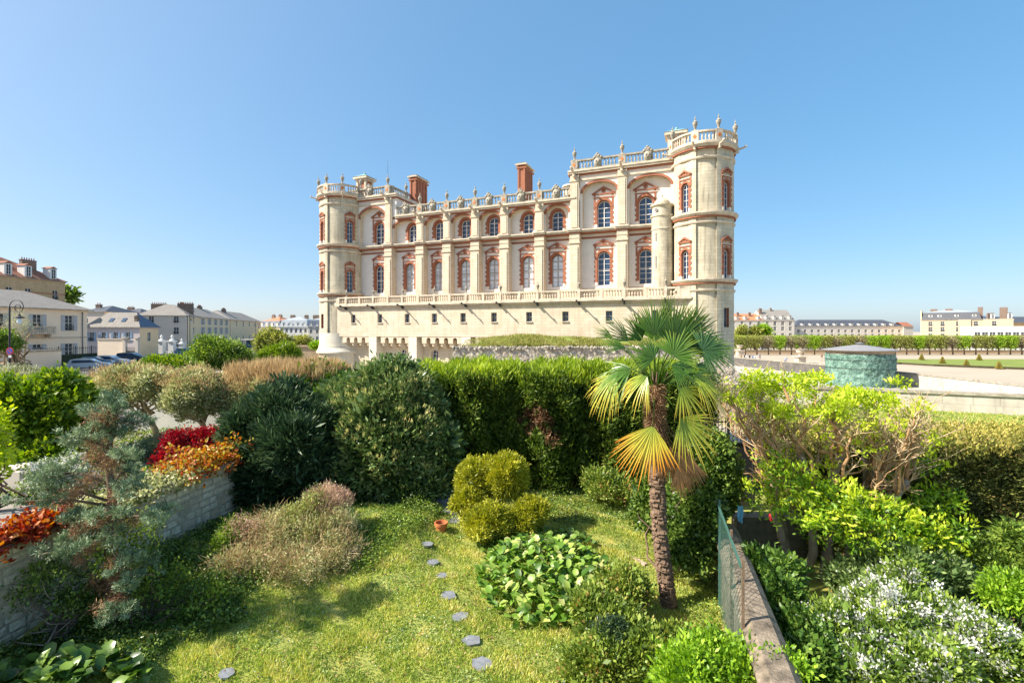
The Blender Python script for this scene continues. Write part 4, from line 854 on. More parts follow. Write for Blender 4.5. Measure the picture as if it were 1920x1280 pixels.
M['f_thuja']=leaf('thuja',[(.05,(.03,.055,.012)),(.4,(.09,.15,.022)),(.72,(.20,.29,.04)),(.95,(.40,.40,.09))],.55,.25,.5,.35)
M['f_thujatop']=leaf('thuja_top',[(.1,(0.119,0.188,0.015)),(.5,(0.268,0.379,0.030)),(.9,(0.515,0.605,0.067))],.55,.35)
M['f_brown']=leaf('browned_foliage',[(.1,(0.146,0.067,0.034)),(.5,(0.324,0.176,0.095)),(.9,(0.540,0.360,0.195))],.8,.2)
M['f_gold']=leaf('golden_yew',[(.1,(.15,.18,.02)),(.45,(.36,.38,.03)),(.85,(.62,.58,.07))],.5,.3,1.2,.35)
M['f_lime']=leaf('lime_leaf',[(.1,(0.207,0.301,0.015)),(.5,(0.535,0.665,0.037)),(.9,(0.750,0.800,0.090))],.45,.45)
M['f_limeg']=leaf('bright_green_leaf',[(.1,(0.074,0.164,0.010)),(.5,(0.214,0.393,0.024)),(.9,(0.515,0.706,0.067))],.45,.4)
M['f_blueold']=leaf('blue_cedar_old',[(.1,(0.074,0.125,0.085)),(.5,(0.197,0.272,0.169)),(.9,(0.436,0.487,0.296))],.6,.15)
M['f_blue']=leaf('blue_cedar',[(.1,(.07,.12,.06)),(.5,(.17,.25,.13)),(.9,(.44,.52,.31))],.6,.15)
M['f_fresh']=leaf('fresh_mid_leaf',[(.1,(0.066,0.134,0.009)),(.5,(0.159,0.269,0.018)),(.85,(0.370,0.448,0.045)),(.98,(0.450,0.500,0.080))],.45,.35)
M['f_red']=leaf('red_maple',[(.1,(0.160,0.006,0.015)),(.5,(0.340,0.020,0.030)),(.9,(0.500,0.070,0.050))],.5,.35)
M['f_orange']=leaf('orange_ivy',[(.1,(0.340,0.060,0.020)),(.4,(0.520,0.170,0.030)),(.7,(0.550,0.340,0.060)),(.95,(0.420,0.400,0.070))],.5,.35,.8,.5)
M['f_redor']=leaf('rust_red_creeper',[(.1,(0.200,0.020,0.015)),(.5,(0.420,0.070,0.020)),(.9,(0.550,0.220,0.040))],.5,.3,.8,.4)
M['f_varie']=leaf('variegated_leaf',[(.1,(.17,.20,.06)),(.45,(.40,.43,.17)),(.9,(.72,.68,.40))],.5,.3)
M['f_tan']=leaf('tan_shoots',[(.1,(0.291,0.190,0.090)),(.5,(0.513,0.365,0.189)),(.9,(0.720,0.570,0.300))],.7,.25)
M['f_greyg']=leaf('grey_green_leaf',[(.1,(0.177,0.188,0.090)),(.5,(0.428,0.423,0.218)),(.9,(0.630,0.660,0.480))],.6,.2)
M['f_mid']=leaf('mid_green_leaf',[(.1,(0.045,0.087,0.012)),(.5,(0.133,0.227,0.030)),(.9,(0.396,0.504,0.081))],.5,.3)
M['f_ivy']=leaf('ivy_leaf',[(.1,(0.029,0.063,0.012)),(.5,(0.090,0.167,0.024)),(.9,(0.297,0.403,0.081))],.35,.25)
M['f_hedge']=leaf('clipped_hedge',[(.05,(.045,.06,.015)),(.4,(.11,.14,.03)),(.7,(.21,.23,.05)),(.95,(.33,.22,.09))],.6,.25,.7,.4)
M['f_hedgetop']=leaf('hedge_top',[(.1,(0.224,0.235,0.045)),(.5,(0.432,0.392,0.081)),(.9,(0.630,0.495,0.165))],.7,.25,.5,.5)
M['f_white']=leaf('white_petal',[(.1,(.6,.6,.55)),(.9,(.85,.85,.8))],.5,.3)
M['f_pink']=leaf('dusky_heads',[(.1,(0.336,0.190,0.134)),(.5,(0.567,0.365,0.257)),(.9,(0.750,0.570,0.390))],.8,.2)
M['f_shrub']=leaf('shrub_leaf',[(.1,(0.066,0.112,0.018)),(.45,(0.172,0.258,0.036)),(.8,(0.357,0.426,0.072)),(.97,(0.420,0.220,0.090))],.5,.3)
M['f_olive']=leaf('olive_leaf',[(.1,(.13,.16,.04)),(.5,(.28,.32,.08)),(.9,(.52,.52,.20))],.5,.3)
M['f_weed']=leaf('clover_leaf',[(.1,(.12,.22,.05)),(.5,(.26,.38,.11)),(.9,(.46,.56,.24))],.5,.3)
M['f_grass']=leaf('grass_blade',[(.1,(.11,.19,.025)),(.38,(.30,.41,.06)),(.68,(.55,.60,.14)),(.84,(.66,.56,.12)),(.97,(.68,.63,.30))],.5,.35,.5,.3)
M['f_meadow']=leaf('meadow_blade',[(.1,(0.159,0.190,0.027)),(.5,(0.317,0.314,0.063)),(.9,(0.450,0.400,0.160))],.6,.3,.6,.5)
M['f_tree']=leaf('spring_tree_leaf',[(.1,(0.103,0.125,0.030)),(.5,(0.268,0.302,0.061)),(.9,(0.555,0.554,0.121))],.6,.3)
M['f_treebr']=leaf('budding_tree_leaf',[(.1,(0.123,0.112,0.056)),(.5,(0.270,0.230,0.121)),(.9,(0.450,0.390,0.195))],.7,.2)
M['f_treeb']=leaf('fresh_tree_leaf',[(.1,(0.103,0.200,0.010)),(.5,(0.268,0.439,0.024)),(.9,(0.555,0.706,0.067))],.6,.35)
M['f_broad']=leaf('broad_leaf',[(.1,(.06,.14,.015)),(.5,(.16,.30,.03)),(.85,(.36,.48,.09)),(.99,(.5,.52,.18))],.4,.25)
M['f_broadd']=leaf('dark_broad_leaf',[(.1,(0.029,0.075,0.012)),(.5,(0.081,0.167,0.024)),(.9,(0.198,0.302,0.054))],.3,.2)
def foliage(parent,lobes,K,Mn,spread,L,Wd,mat,name='foliage',shell=(.82,1.04),low=-.9,up=.35,rand=.6,noise=.12,fold=0,lv=.5):
    B,D,r=lobes_cloud(lobes,K,Mn,spread,shell,low,noise,up,rand); n=len(B)
    return obj(name,leafmesh(name,B,D,L*rng.uniform(1-lv,1+lv,n),Wd*rng.uniform(.75,1.25,n),mat,r,fold),parent)
def stems(parent,base,lobes,nb,r0,mat='bark',name='stems'):
    m=MB(); tips=[]
    for i in range(nb):
        c,r=random.choice(lobes); rr=r if hasattr(r,'__len__') else (r,)*3
        u=Vector((random.gauss(0,1),random.gauss(0,1),random.gauss(.3,.8))).normalized(); tips.append((c[0]+u.x*rr[0]*.85,c[1]+u.y*rr[1]*.85,c[2]+u.z*rr[2]*.85))
    branches(m,base,tips,r0,.008,6,.9,5); return m.build(name,mat,parent)
def lumpy(lobes,n,amt=.42):
    if not n: return lobes
    out=[]
    for c,r in lobes:
        rr=r if hasattr(r,'__len__') else (r,)*3; out.append((c,tuple(x*.86 for x in rr)))
        for i in range(n):
            u=Vector((random.gauss(0,1),random.gauss(0,1),random.gauss(.15,1))).normalized(); k=random.uniform(amt*.6,amt*1.15); q=random.uniform(.7,.92)
            out.append(((c[0]+u.x*rr[0]*q,c[1]+u.y*rr[1]*q,c[2]+u.z*rr[2]*q),tuple(x*k for x in rr)))
    return out
def bush(name,label,cat,base,lobes,K,Mn,spread,L,Wd,mat,group=None,nb=14,r0=.04,bark='bark',core=None,lump=6,amt=.42,**kw):
    t=thing(name,label,cat,base,0,group); b=Vector(base); lb=lumpy([((c[0]-b.x,c[1]-b.y,c[2]-b.z),r) for c,r in lobes],lump,amt)
    foliage(t,lb,K,Mn,spread,L,Wd,mat,**kw); stems(t,(0,0,0),lb,nb,r0,bark)
    if core: foliage(t,lb,int(K*.5),max(3,Mn//2),spread*1.3,L*core,Wd*core*1.3,mat,'inner_foliage',(.45,.8),-.9)
    t['_l']=0; del t['_l']; return t,lb
def lb(px,py,D,rx,rz=None,ry=None,dy=0):
    p=P3(px,py,D); k=D/900; return ((p.x,p.y+dy,p.z),(rx*k,(ry if ry is not None else rx*.85)*k,(rz if rz is not None else rx)*k))
# --- big bushes at the back of the lawn
bush('yew_bush','dark green feathery yew bush between the stone wall and the big laurel','bush',(-8.5,17.6,.2),[lb(520,870,17.6,92,108),lb(550,815,18,72,85),lb(500,800,17.8,55,60),lb(470,900,17,48,80),lb(590,880,17.4,45,90)],3000,24,.13,.24,.05,'f_yew',nb=16,r0=.06,core=1.5,up=.5,rand=.45)
t,l=bush('laurel_bush','huge rounded laurel bush with cream flower spikes beside the dark yew','bush',(-5.2,18.9,.2),[lb(720,835,18.8,120,125,105),lb(745,760,19,85,75),lb(680,780,19,75,75),lb(790,850,18.8,62,100),lb(660,880,18.6,60,80),lb(740,710,19.3,42,36)],3800,15,.15,.2,.085,'f_laurel',nb=18,r0=.07,core=1.6,up=.3,rand=.55,fold=.1)
foliage(t,l,2600,7,.04,.15,.04,'f_spike','flower_spikes',(.98,1.1),-.35,1.1,.3)
bush('laurel_bush','bright glossy green laurel bush behind, between dark yew and big laurel','bush',(-7.0,21.0,.2),[lb(630,755,21,58,62),lb(600,730,21,40,38),lb(660,800,20.6,60,90)],1500,14,.15,.19,.075,'f_laurel2',nb=12,core=1.4,fold=.1)
# --- tall thuja hedge
hd=thing('thuja_hedge','tall dark evergreen hedge with bright green feathery top across the back of the lawn','hedge',(2.2,20.5,0))
def hedge_cloud(x0,x1,y0,y1,z1,K,Mn,spread,face,amp=.18,z0=.1,endr=True):
    """points over the front, top and ends of a bulging box hedge, local coordinates"""
    W_=x1-x0; H=z1-z0; Dp=y1-y0
    if face=='front': x=rng.uniform(x0,x1,K); z=z0+H*rng.random(K)**.95; y=np.full(K,y0)+amp*(np.sin(x*2.1)+np.sin(x*4.7+z*1.2)*.6+np.sin(z*3.1+x)*.5)-.12*(1-z/z1)+rng.uniform(0,.35,K); o=np.stack([rng.normal(0,.3,K),-np.ones(K),np.full(K,.25)],1)
    elif face=='top': x=rng.uniform(x0,x1,K); y=rng.uniform(y0,y1,K); z=z1+amp*.5*(np.sin(x*1.7+y)+np.sin(x*5.1))-rng.uniform(0,.2,K)-.25*np.exp(-(y-y0)/.35); o=np.stack([rng.normal(0,.3,K),np.full(K,-.3),np.ones(K)],1)
    else: y=rng.uniform(y0,y1,K); z=rng.uniform(z0,z1,K); s=face=='left'; x=np.full(K,x0 if s else x1)+rng.uniform(-.1,.25,K)*(1 if s else -1); o=np.stack([np.full(K,-1. if s else 1.),rng.normal(0,.3,K),np.full(K,.3)],1)
    idx=np.repeat(np.arange(K),Mn); P=np.stack([x,y,z],1)
    return P[idx]+rng.normal(size=(K*Mn,3))*spread,nsurf(nsurf(o)[idx]+rng.normal(size=(K,3))[idx]*.5+rng.normal(size=(K*Mn,3))*.25+[0,0,.5]),np.clip(rng.random(K)[idx]*.55+rng.random(K*Mn)*.45,0,1),x,z
def hedge_part(parent,name,args,L,Wd,mat,kill=None):
    B,D,r,_,_=hedge_cloud(*args); 
    if kill is not None: k=kill(B); B,D,r=B[k],D[k],r[k]
    return obj(name,leafmesh(name,B,D,L*rng.uniform(.7,1.3,len(B)),Wd*rng.uniform(.75,1.25,len(B)),mat,r),parent)
br_=lambda B:((np.hypot(B[:,0]-(-1.2),(B[:,2]-2.9)*1.1)+.35*np.sin(B[:,0]*9)*np.cos(B[:,2]*8))<.62)|(np.hypot(B[:,0]-(-.6),(B[:,2]-2.2)*1.2)<.35)|(np.hypot(B[:,0]-3.5,(B[:,2]-1.2))<.4)
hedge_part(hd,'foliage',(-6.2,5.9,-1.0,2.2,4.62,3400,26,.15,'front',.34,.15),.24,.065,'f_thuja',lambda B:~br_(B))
hedge_part(hd,'browned_patch',(-2.2,4.2,-1.05,2.2,3.9,1200,18,.12,'front',.36,.6),.2,.04,'f_brown',br_)
hedge_part(hd,'side_foliage',(-6.2,5.9,-1.0,2.2,4.62,420,26,.15,'right',.2,.15),.2,.06,'f_thuja'); hedge_part(hd,'side_foliage',(-6.2,5.9,-1.0,2.2,4.62,300,26,.15,'left',.2,.15),.2,.06,'f_thuja')
hedge_part(hd,'top_foliage',(-6.2,5.9,-1.1,2.2,4.78,2100,24,.13,'top',.2),.3,.045,'f_thujatop')  # top leaves take a brighter green than the front
m=MB()
for i in range(14): x=-5.9+i*.9; m.tube([(x,.5,0),(x+.1,.45,2.5),(x,.5,4.3)],[.09,.06,.02],6)
m.build('stems','bark',hd)
m=MB(); m.box(-5.9,5.6,-.35,1.9,.2,4.3); m.build('inner_growth','f_thuja',hd)
# ivy and low growth at its foot
def scatter(name,label,cat,pts,L,Wd,mat,kind=None,up=.7,droopdir=None,group=None):
    P=np.array(pts); n=len(P); D=nsurf(rng.normal(size=(n,3))*.7+[0,0,up]); o=obj(name,leafmesh(name,P,D,L*rng.uniform(.6,1.3,n),Wd*rng.uniform(.7,1.3,n),mat),None); return tag(o,label,cat,group,kind)
bush('low_shrub','loose yellowish shrub with red tips at the hedge foot behind the palm','shrub',(3.2,18.3,.1),[lb(1135,905,18.2,45,22),lb(1170,925,17.8,30,18)],420,12,.1,.11,.05,'f_shrub',nb=8,r0=.02,core=1.2)
# golden yews
bush('golden_yew','clipped golden yellow yew of cloudlike lobes behind the terracotta pot','bush',(-.4,15.2,.05),[lb(950,892,15.6,44,46),lb(890,905,15.8,38,50),lb(918,978,14.7,54,34,46),lb(1000,958,14.9,32,26),lb(880,942,15.4,32,30),lb(968,982,14.8,36,30)],3600,22,.05,.085,.028,'f_gold',nb=10,core=1.6,up=.4,rand=.5,noise=.05,lump=5,amt=.26)
# ---------- broad leaved plants
def broadmesh(name,P,D,N,L,Wd,mat,rnd=None):
    n=len(P); D=nsurf(D); S=nsurf(np.cross(D,N)); N=nsurf(np.cross(S,D)); L=L[:,None]; Wd=Wd[:,None]
    q=lambda a,s,z:P+D*L*a+S*Wd*s+N*L*z
    V=np.stack([q(0,0,0),q(.33,-.42,.10),q(.36,0,.03),q(.33,.42,.10),q(.75,-.40,.04),q(.75,0,-.03),q(.75,.40,.04),q(1.0,0,-.14)],1).reshape(-1,3).astype(np.float32)
    F=[(0,2,1),(0,3,2),(1,2,5,4),(2,3,6,5),(4,5,7),(5,6,7)]; fl=np.concatenate([np.array(f) for f in F]); tot=[len(f) for f in F]
    li=(np.arange(n)[:,None]*8+fl[None]).ravel().astype(np.int32); lt=np.tile(tot,n).astype(np.int32); ls=np.concatenate([[0],np.cumsum(lt)[:-1]]).astype(np.int32)
    me=bpy.data.meshes.new(name); me.vertices.add(8*n); me.vertices.foreach_set('co',V.ravel()); me.loops.add(len(li)); me.loops.foreach_set('vertex_index',li); me.polygons.add(6*n); me.polygons.foreach_set('loop_start',ls); me.polygons.foreach_set('loop_total',lt)
    me.polygons.foreach_set('use_smooth',np.ones(6*n,bool)); me.update(calc_edges=True)
    at=me.attributes.new('rnd','FLOAT','FACE'); at.data.foreach_set('value',np.repeat(rnd if rnd is not None else rng.random(n),6).astype(np.float32)); me.materials.append(M[mat]); return me
def broad_patch(name,label,pxs,h,n,L,mat,inside,stalk='f_mid',group=None):
    """leaves standing on stalks over a patch of ground"""
    x0,x1,y0,y1=pxs; P=[];
    while len(P)<n:
        x=random.uniform(x0,x1);y=random.uniform(y0,y1); f=inside(x,y)
        if f>0: P.append((x,y,gz(x,y)+h*f*random.uniform(.55,1)))
    P=np.array(P); c=P.mean(0); t=thing(name,label,'plant',(c[0],c[1],0),0,group); P=P-[c[0],c[1],0]
    az=rng.uniform(0,2*PI,n); D=np.stack([np.cos(az),np.sin(az),rng.uniform(0,1.5,n)],1); N=np.stack([-np.cos(az)*.7,-np.sin(az)*.7,np.ones(n)],1)+rng.normal(size=(n,3))*.3
    if n<350: group=None
    obj('leaves',broadmesh('leaves',P,D,N,L*rng.uniform(.6,1.2,n),L*rng.uniform(.6,.95,n),mat),t)
    D2=nsurf(rng.normal(size=(n,3))*.25+[0,0,-1])
    if n>350: obj('stalks',leafmesh('stalks',P,D2,np.maximum(P[:,2]+.02,.05),.02,'f_mid'),t); return t
def ell(cx,cy,rx,ry,rot=0):
    c,s=math.cos(rot),math.sin(rot)
    return lambda x,y:(lambda u,v:max(0,1-(u/rx)**2-(v/ry)**2)**.35 if (u/rx)**2+(v/ry)**2<1 else 0)((x-cx)*c+(y-cy)*s,-(x-cx)*s+(y-cy)*c)
broad_patch('bergenia','large patch of glossy broad leaved bergenia in the middle of the lawn',(-1.2,3.2,10.3,14.8),.62,1350,.25,'f_broad',ell(.95,12.3,1.75,2.0,.5))
broad_patch('bergenia','dark broad leaved bergenia clump in the shaded bottom left corner',(-10.2,-6.2,7.2,9.6),.4,330,.3,'f_broadd',ell(-8.3,8.4,1.7,.9,.15))
broad_patch('bergenia','shaded bergenia leaves at the back under the golden yew',(-1,2.8,13.2,15.6),.45,300,.22,'f_broadd',ell(.7,14.3,1.8,.9,0))
# lower shrubs
bush('small_leaf_shrub','low bushy green shrub with reddish shoots at the foot of the palm','shrub',(2.5,9.4,0),[lb(1140,1165,9.9,65,42,60),lb(1215,1225,9.0,85,42,60),lb(1130,1245,8.9,60,45),lb(1290,1250,8.6,50,34),lb(1170,1110,10.8,50,30)],3000,12,.07,.085,.045,'f_shrub',nb=22,r0=.02,core=1.5)
bush('small_leaf_shrub','dark little conifer like shrub inside the green shrub below the palm','shrub',(1.9,8.9,.1),[lb(1140,1195,9.2,32,30)],700,12,.05,.07,.02,'f_yew',nb=5,r0=.015)
bush('flowering_shrub','pale green leafy shrub with orange tips at the bottom edge left of the wall','shrub',(3.4,7.9,.2),[lb(1350,1240,8,70,38,60),lb(1290,1268,7.7,55,36),lb(1415,1262,7.6,50,34),lb(1470,1255,7.5,34,22)],1050,8,.09,.085,.045,'f_limeg',nb=26,r0=.015,low=-.2)
bush('ivy_mass','dense ivy and climbing shrub hanging over the green fence behind the palm','shrub',(4.0,12.6,.1),[lb(1300,960,12.4,48,70,60),lb(1345,900,13.2,42,52),lb(1290,1020,12,45,40),lb(1240,930,13.6,36,48),lb(1330,850,13.6,36,40),lb(1215,960,14.5,28,30)],2800,14,.09,.095,.07,'f_ivy',nb=14,core=1.5,up=.1)
# dry shrub group on the left bed
t,l=bush('dry_shrub','tangled half dead shrub with bare beige twigs on the raised left bed','shrub',(-5.3,13.3,.3),[lb(440,1075,12.6,44,30),lb(490,1070,12.7,50,36),lb(565,1060,12.8,58,42,60),lb(632,1045,13.1,38,34),lb(515,1010,13.5,44,34),lb(595,1000,13.6,42,34)],1700,12,.12,.075,.035,'f_varie',nb=110,r0=.02,bark='twig',up=.5,lump=9,amt=.5)
foliage(t,l,850,14,.13,.26,.011,'f_tan','dry_twigs',(.6,1.15),-.4,.5,.9); 
t,l=bush('dry_shrub','upright shrub with dusky pink dead flower heads, behind the tangled one','shrub',(-5.0,14.9,.4),[lb(612,955,14.4,36,32),lb(642,975,14.0,24,26),lb(548,990,14.2,36,28)],700,14,.1,.06,.03,'f_varie',nb=40,r0=.018,bark='twig')
foliage(t,[l[0],l[1]],900,16,.09,.14,.012,'f_pink','flower_heads',(.9,1.15),.0,1.0,.5)
bush('olive_shrub','olive yellow leafy shrub in the middle of the dry shrub group','shrub',(-5.6,14.0,.4),[lb(575,985,13.9,40,44),lb(555,1010,13.6,34,34),lb(605,1010,13.5,30,34)],1100,12,.09,.075,.04,'f_olive',nb=14,r0=.02,bark='twig')
bush('leafy_shrub','small fresh green shrub at the left of the dry shrubs by the wall','shrub',(-7.2,13.2,.1),[lb(440,1000,13.4,30,20),lb(425,1025,13,24,18)],400,12,.08,.08,.04,'f_mid',nb=8,r0=.02)
t,l=bush('dry_shrub','small dry shrub of pinkish twigs nearest the stone wall','shrub',(-6.6,13.4,.1),[lb(455,1010,13.3,36,38),lb(452,1088,12.5,34,24),lb(425,1075,12.6,26,20)],620,10,.1,.07,.02,'f_pink',nb=40,r0=.012,bark='twig')
# ---------- blue cedar on the left
cd=thing('blue_cedar','small blue grey cedar with a bare trunk and layered tufted branches beside the stone wall','tree',(PX(208,10.4),10.4,.05))
m=MB(); tx=[(0,0,0),(.05,0,.9),(-.05,0,1.8),(.0,.05,2.7),(-.06,0,3.6),(.02,0,4.4),(-.02,0,5.0)]; m.tube(tx,[.13,.12,.105,.085,.065,.04,.015],8); m.build('trunk','bark',cd)
m=MB(); lob=[]; brl=[]
spec=[(150,.35,-10),(220,.5,5),(95,.9,0),(265,1.0,0),(125,1.25,0),(300,1.15,10),(60,1.45,0),(185,1.5,0),(335,1.6,0),(80,2.1,5),(240,2.0,0),(130,2.5,10),(300,2.5,0),(200,2.9,0),(165,3.3,10),(240,3.4,10)]
for (px,z,el) in [(110,1.9,0),(300,1.7,0),(95,2.9,8),(160,2.6,0),(330,2.5,5),(250,2.7,0),(110,3.35,5),(140,3.9,12),(290,3.1,8),(265,3.8,12),(150,4.15,15),(240,4.35,18),(180,4.6,25),(225,4.7,25),(330,1.35,0),(75,2.35,0),(60,3.0,5),(120,1.3,-8),(240,1.2,-8),(290,.95,-12),(170,.75,-10),(200,3.3,5),(130,2.2,0),(260,2.2,5)]:
    dx=(px-206)/900*10.4*.86; dy=random.uniform(-.9,.7); e=Vector((dx,dy,z+abs(dx)*math.tan(R(el)))); s=Vector((0,0,max(.3,z-.25)))
    mid=s.lerp(e,.5)+Vector((0,0,.1)); m.tube([s,mid,e],[.035,.022,.008],5)
    dirv=(e-s).normalized(); 
    for q in range(7):
        f=random.uniform(.5,1.06); c_=s.lerp(e,f)+Vector((random.gauss(0,.12),random.gauss(0,.18),random.gauss(.03,.07))); rr=random.uniform(.055,.12)*(1.15-.3*abs(f-.9)); lob.append((tuple(c_),(rr*1.3,rr*1.3,rr*.75))); m.tube([s.lerp(e,f*.85),c_],[.012,.004],4)
    for q in range(3):
        if random.random()<.7: c_=s.lerp(e,random.uniform(.2,.6)); brl.append((tuple(c_+Vector((0,random.gauss(0,.12),random.gauss(0,.06)))),(.14,.14,.09)))
for z,r in ((4.75,.16),(5.0,.1),(4.5,.2),(4.25,.24)):
    for q in range(5): lob.append(((random.gauss(0,r),random.gauss(0,r),z),(.12,.12,.1)))
m.build('branches','bark',cd)
foliage(cd,lob,2000,20,.03,.075,.016,'f_blue','needles',(.5,1.1),-.8,.5,.8); foliage(cd,brl,900,16,.06,.09,.012,'f_brown','dead_needles',(.4,1.1),-.9,0,.9)
bush('leafy_shrub','mixed green leafy growth round the foot of the blue cedar','shrub',(-8.2,10.6,0),[lb(230,1040,10.6,52,32),lb(290,1095,10.8,52,26),lb(185,1010,11,38,26),lb(250,985,11.2,38,18),lb(380,1120,10.9,50,20)],420,11,.08,.085,.045,'f_mid',nb=20,r0=.018,noise=.3)
t,l=bush('leafy_shrub','sprawling shrub with pale branches against the wall at left','shrub',(-9.4,9.9,0),[lb(90,1075,10.0,38,12),lb(150,1120,10.2,40,14),lb(60,1110,9.9,30,12)],230,10,.1,.075,.04,'f_ivy',nb=26,r0=.02,bark='greybark')
# viburnum with whitish heads behind the cedar
t,l=bush('viburnum','shrub with whitish flower heads behind the blue cedar','shrub',(-12.9,13.6,1.8),[lb(105,885,13.6,42,26),lb(150,900,13.6,34,24),lb(60,925,13.2,24,18)],420,12,.08,.08,.04,'f_mid',nb=12)
foliage(t,l,420,14,.05,.045,.04,'f_white','flowers',(.95,1.08),.0,.5,.8)
# ---------- neighbour's garden on the left
bush('green_shrub','large bright green leafy shrub left behind the blue cedar','bush',(-15.2,16.6,1.8),[lb(75,800,16.6,85,70),lb(120,770,17,55,52),lb(20,790,16.4,55,70),lb(95,860,16,60,30),lb(-30,780,16.5,50,60)],3400,14,.14,.17,.09,'f_fresh',nb=16,core=1.4,fold=.1)
bush('lime_shrub','lime green small leaved branch tips at the extreme left edge','bush',(-13.6,12.6,1.8),[lb(-18,800,12.6,20,50),lb(-8,870,12.4,16,26)],200,10,.1,.12,.07,'f_lime',nb=10)
bush('grey_hedge','domed grey green clipped hedge behind the bright green shrub','hedge',(-25.5,24.5,1.5),[lb(55,716,24.5,64,22,60),lb(100,722,24.3,32,18,40),lb(0,716,24.8,60,24,60),lb(-50,716,25,60,24,60)],2600,14,.09,.12,.05,'f_greyg',nb=12,core=1.4,low=-.6)
def umbrella(label,base,px,lobes,K,matb,extra=None,forks=5,th=.11):
    t=thing('umbrella_tree',label,'tree',base,0); b=Vector(base); l=[((c[0]-b.x,c[1]-b.y,c[2]-b.z),r) for c,r in lobes]; l0=l
    m=MB(); zf=min(c[2]-r[2]*.3 for c,r in l)*.62; lean=l[0][0][0]*.35
    m.tube([(0,0,0),(lean*.3,0,zf*.5),(lean,0,zf)],[th*1.3,th,th*.9],8); m.build('trunk','twig',t)
    m=MB(); tips=[]
    for c,r in l:
        for k in range(forks): a=random.uniform(0,2*PI); q=random.uniform(.2,.9); tips.append((c[0]+r[0]*q*math.cos(a),c[1]+r[1]*q*math.sin(a),c[2]+r[2]*random.uniform(-.2,.6)))
    branches(m,(lean,0,zf-.05),tips,th*.55,.012,6,.6,5); m.build('branches','twig',t)
    foliage(t,lumpy(l,7,.3),K,16,.12,.11,.055,matb,shell=(.8,1.05),low=-.45,noise=.06); foliage(t,l,int(K*.12),14,.1,.13,.03,'f_tan','tan_shoots',(.98,1.1),.3,1.0,.3)
    if extra: foliage(t,l,int(K*.5),14,.1,.16,.03,extra,'tan_shoots',(.95,1.08),.35,.9,.35)
    return t
umbrella('domed clipped tree of pale variegated leaves on a forked trunk, leftmost of three',(PX(298,20.2),20.2,1.75),0,[lb(240,726,20.3,62,36,55),lb(285,728,20.0,45,32),lb(205,738,20.5,32,24)],1900,'f_varie',None)
umbrella('narrow domed clipped tree with drooping pale foliage, middle of three',(PX(386,20),20,1.75),0,[lb(370,736,20,56,40,50),lb(345,748,20,38,40),lb(395,758,20.2,36,36)],1900,'f_varie',None)
umbrella('broad pale clipped tree with tan brushy top, rightmost of three',(PX(530,21.5),21.5,1.75),0,[lb(500,750,21,76,54,60),lb(575,728,21.6,68,36,60),lb(458,758,20.6,44,50),lb(615,712,22,36,22)],3000,'f_varie',None)
t3=[o for o in COL.objects if o.name=='umbrella_tree.002'][0]
foliage(t3,[((c[0]-t3.location.x,c[1]-t3.location.y,c[2]-t3.location.z),r) for c,r in [lb(530,716,21.4,105,24,60),lb(600,708,21.8,46,20,50)]],1700,18,.1,.36,.02,'f_tan','tan_shoots',(.85,1.05),.1,1.8,.22)
bush('leafy_bush','glossy green bush with yellow tips behind the domed trees','bush',(PX(320,27),27,1.5),[lb(310,682,27,34,11),lb(345,692,27,30,11),lb(285,688,27,22,10)],700,10,.12,.16,.08,'f_fresh',nb=8)
bush('green_shrub','mounded dark green shrub beyond the domed trees, below the peach houses','bush',(PX(405,33),33,1.5),[lb(405,662,33,40,26),lb(385,672,33,36,16),lb(440,672,33,26,14)],1100,12,.16,.2,.08,'f_mid',nb=10)
bush('lime_shrub','fresh lime green shrub left of the castle tower','bush',(PX(525,36),36,1.5),[lb(525,668,36,30,20),lb(505,675,36,24,16),lb(545,670,36,18,18)],800,12,.14,.18,.08,'f_fresh',nb=8)
bush('young_tree','rounded olive green tree behind the lime shrub','tree',(PX(515,60),60,1.5),[lb(512,642,60,22,20),lb(500,650,60,16,18),lb(530,650,60,14,14)],500,12,.3,.4,.2,'f_tree',nb=10)
bush('young_tree','small olive tree near the castle tower foot','tree',(PX(565,85),85,1.0),[lb(565,642,85,13,8)],160,12,.3,.4,.2,'f_tree',nb=6)
bush('clipped_ball','small bright clipped bush beside the castle tower','bush',(PX(593,80),80,1.0),[lb(593,648,80,9,6)],160,12,.2,.3,.15,'f_limeg',nb=4)
bush('bare_tree','small pale budding tree before the cream house','tree',(PX(30,50),50,1.5),[lb(32,610,50,15,22),lb(10,632,50,16,12)],260,10,.25,.2,.03,'f_varie',nb=40,r0=.12,bark='twig')
bush('green_shrub','dark green shrub over the boundary wall at the left edge','bush',(PX(12,48),48,1.5),[lb(6,640,48,18,13)],260,12,.25,.3,.15,'f_mid',nb=6)
bush('roof_tree','green tree just behind the tall brick building','tree',(PX(128,112),112,1.5),[lb(128,552,112,10,9),lb(122,562,112,8,10)],120,12,.6,.9,.5,'f_mid',nb=8)
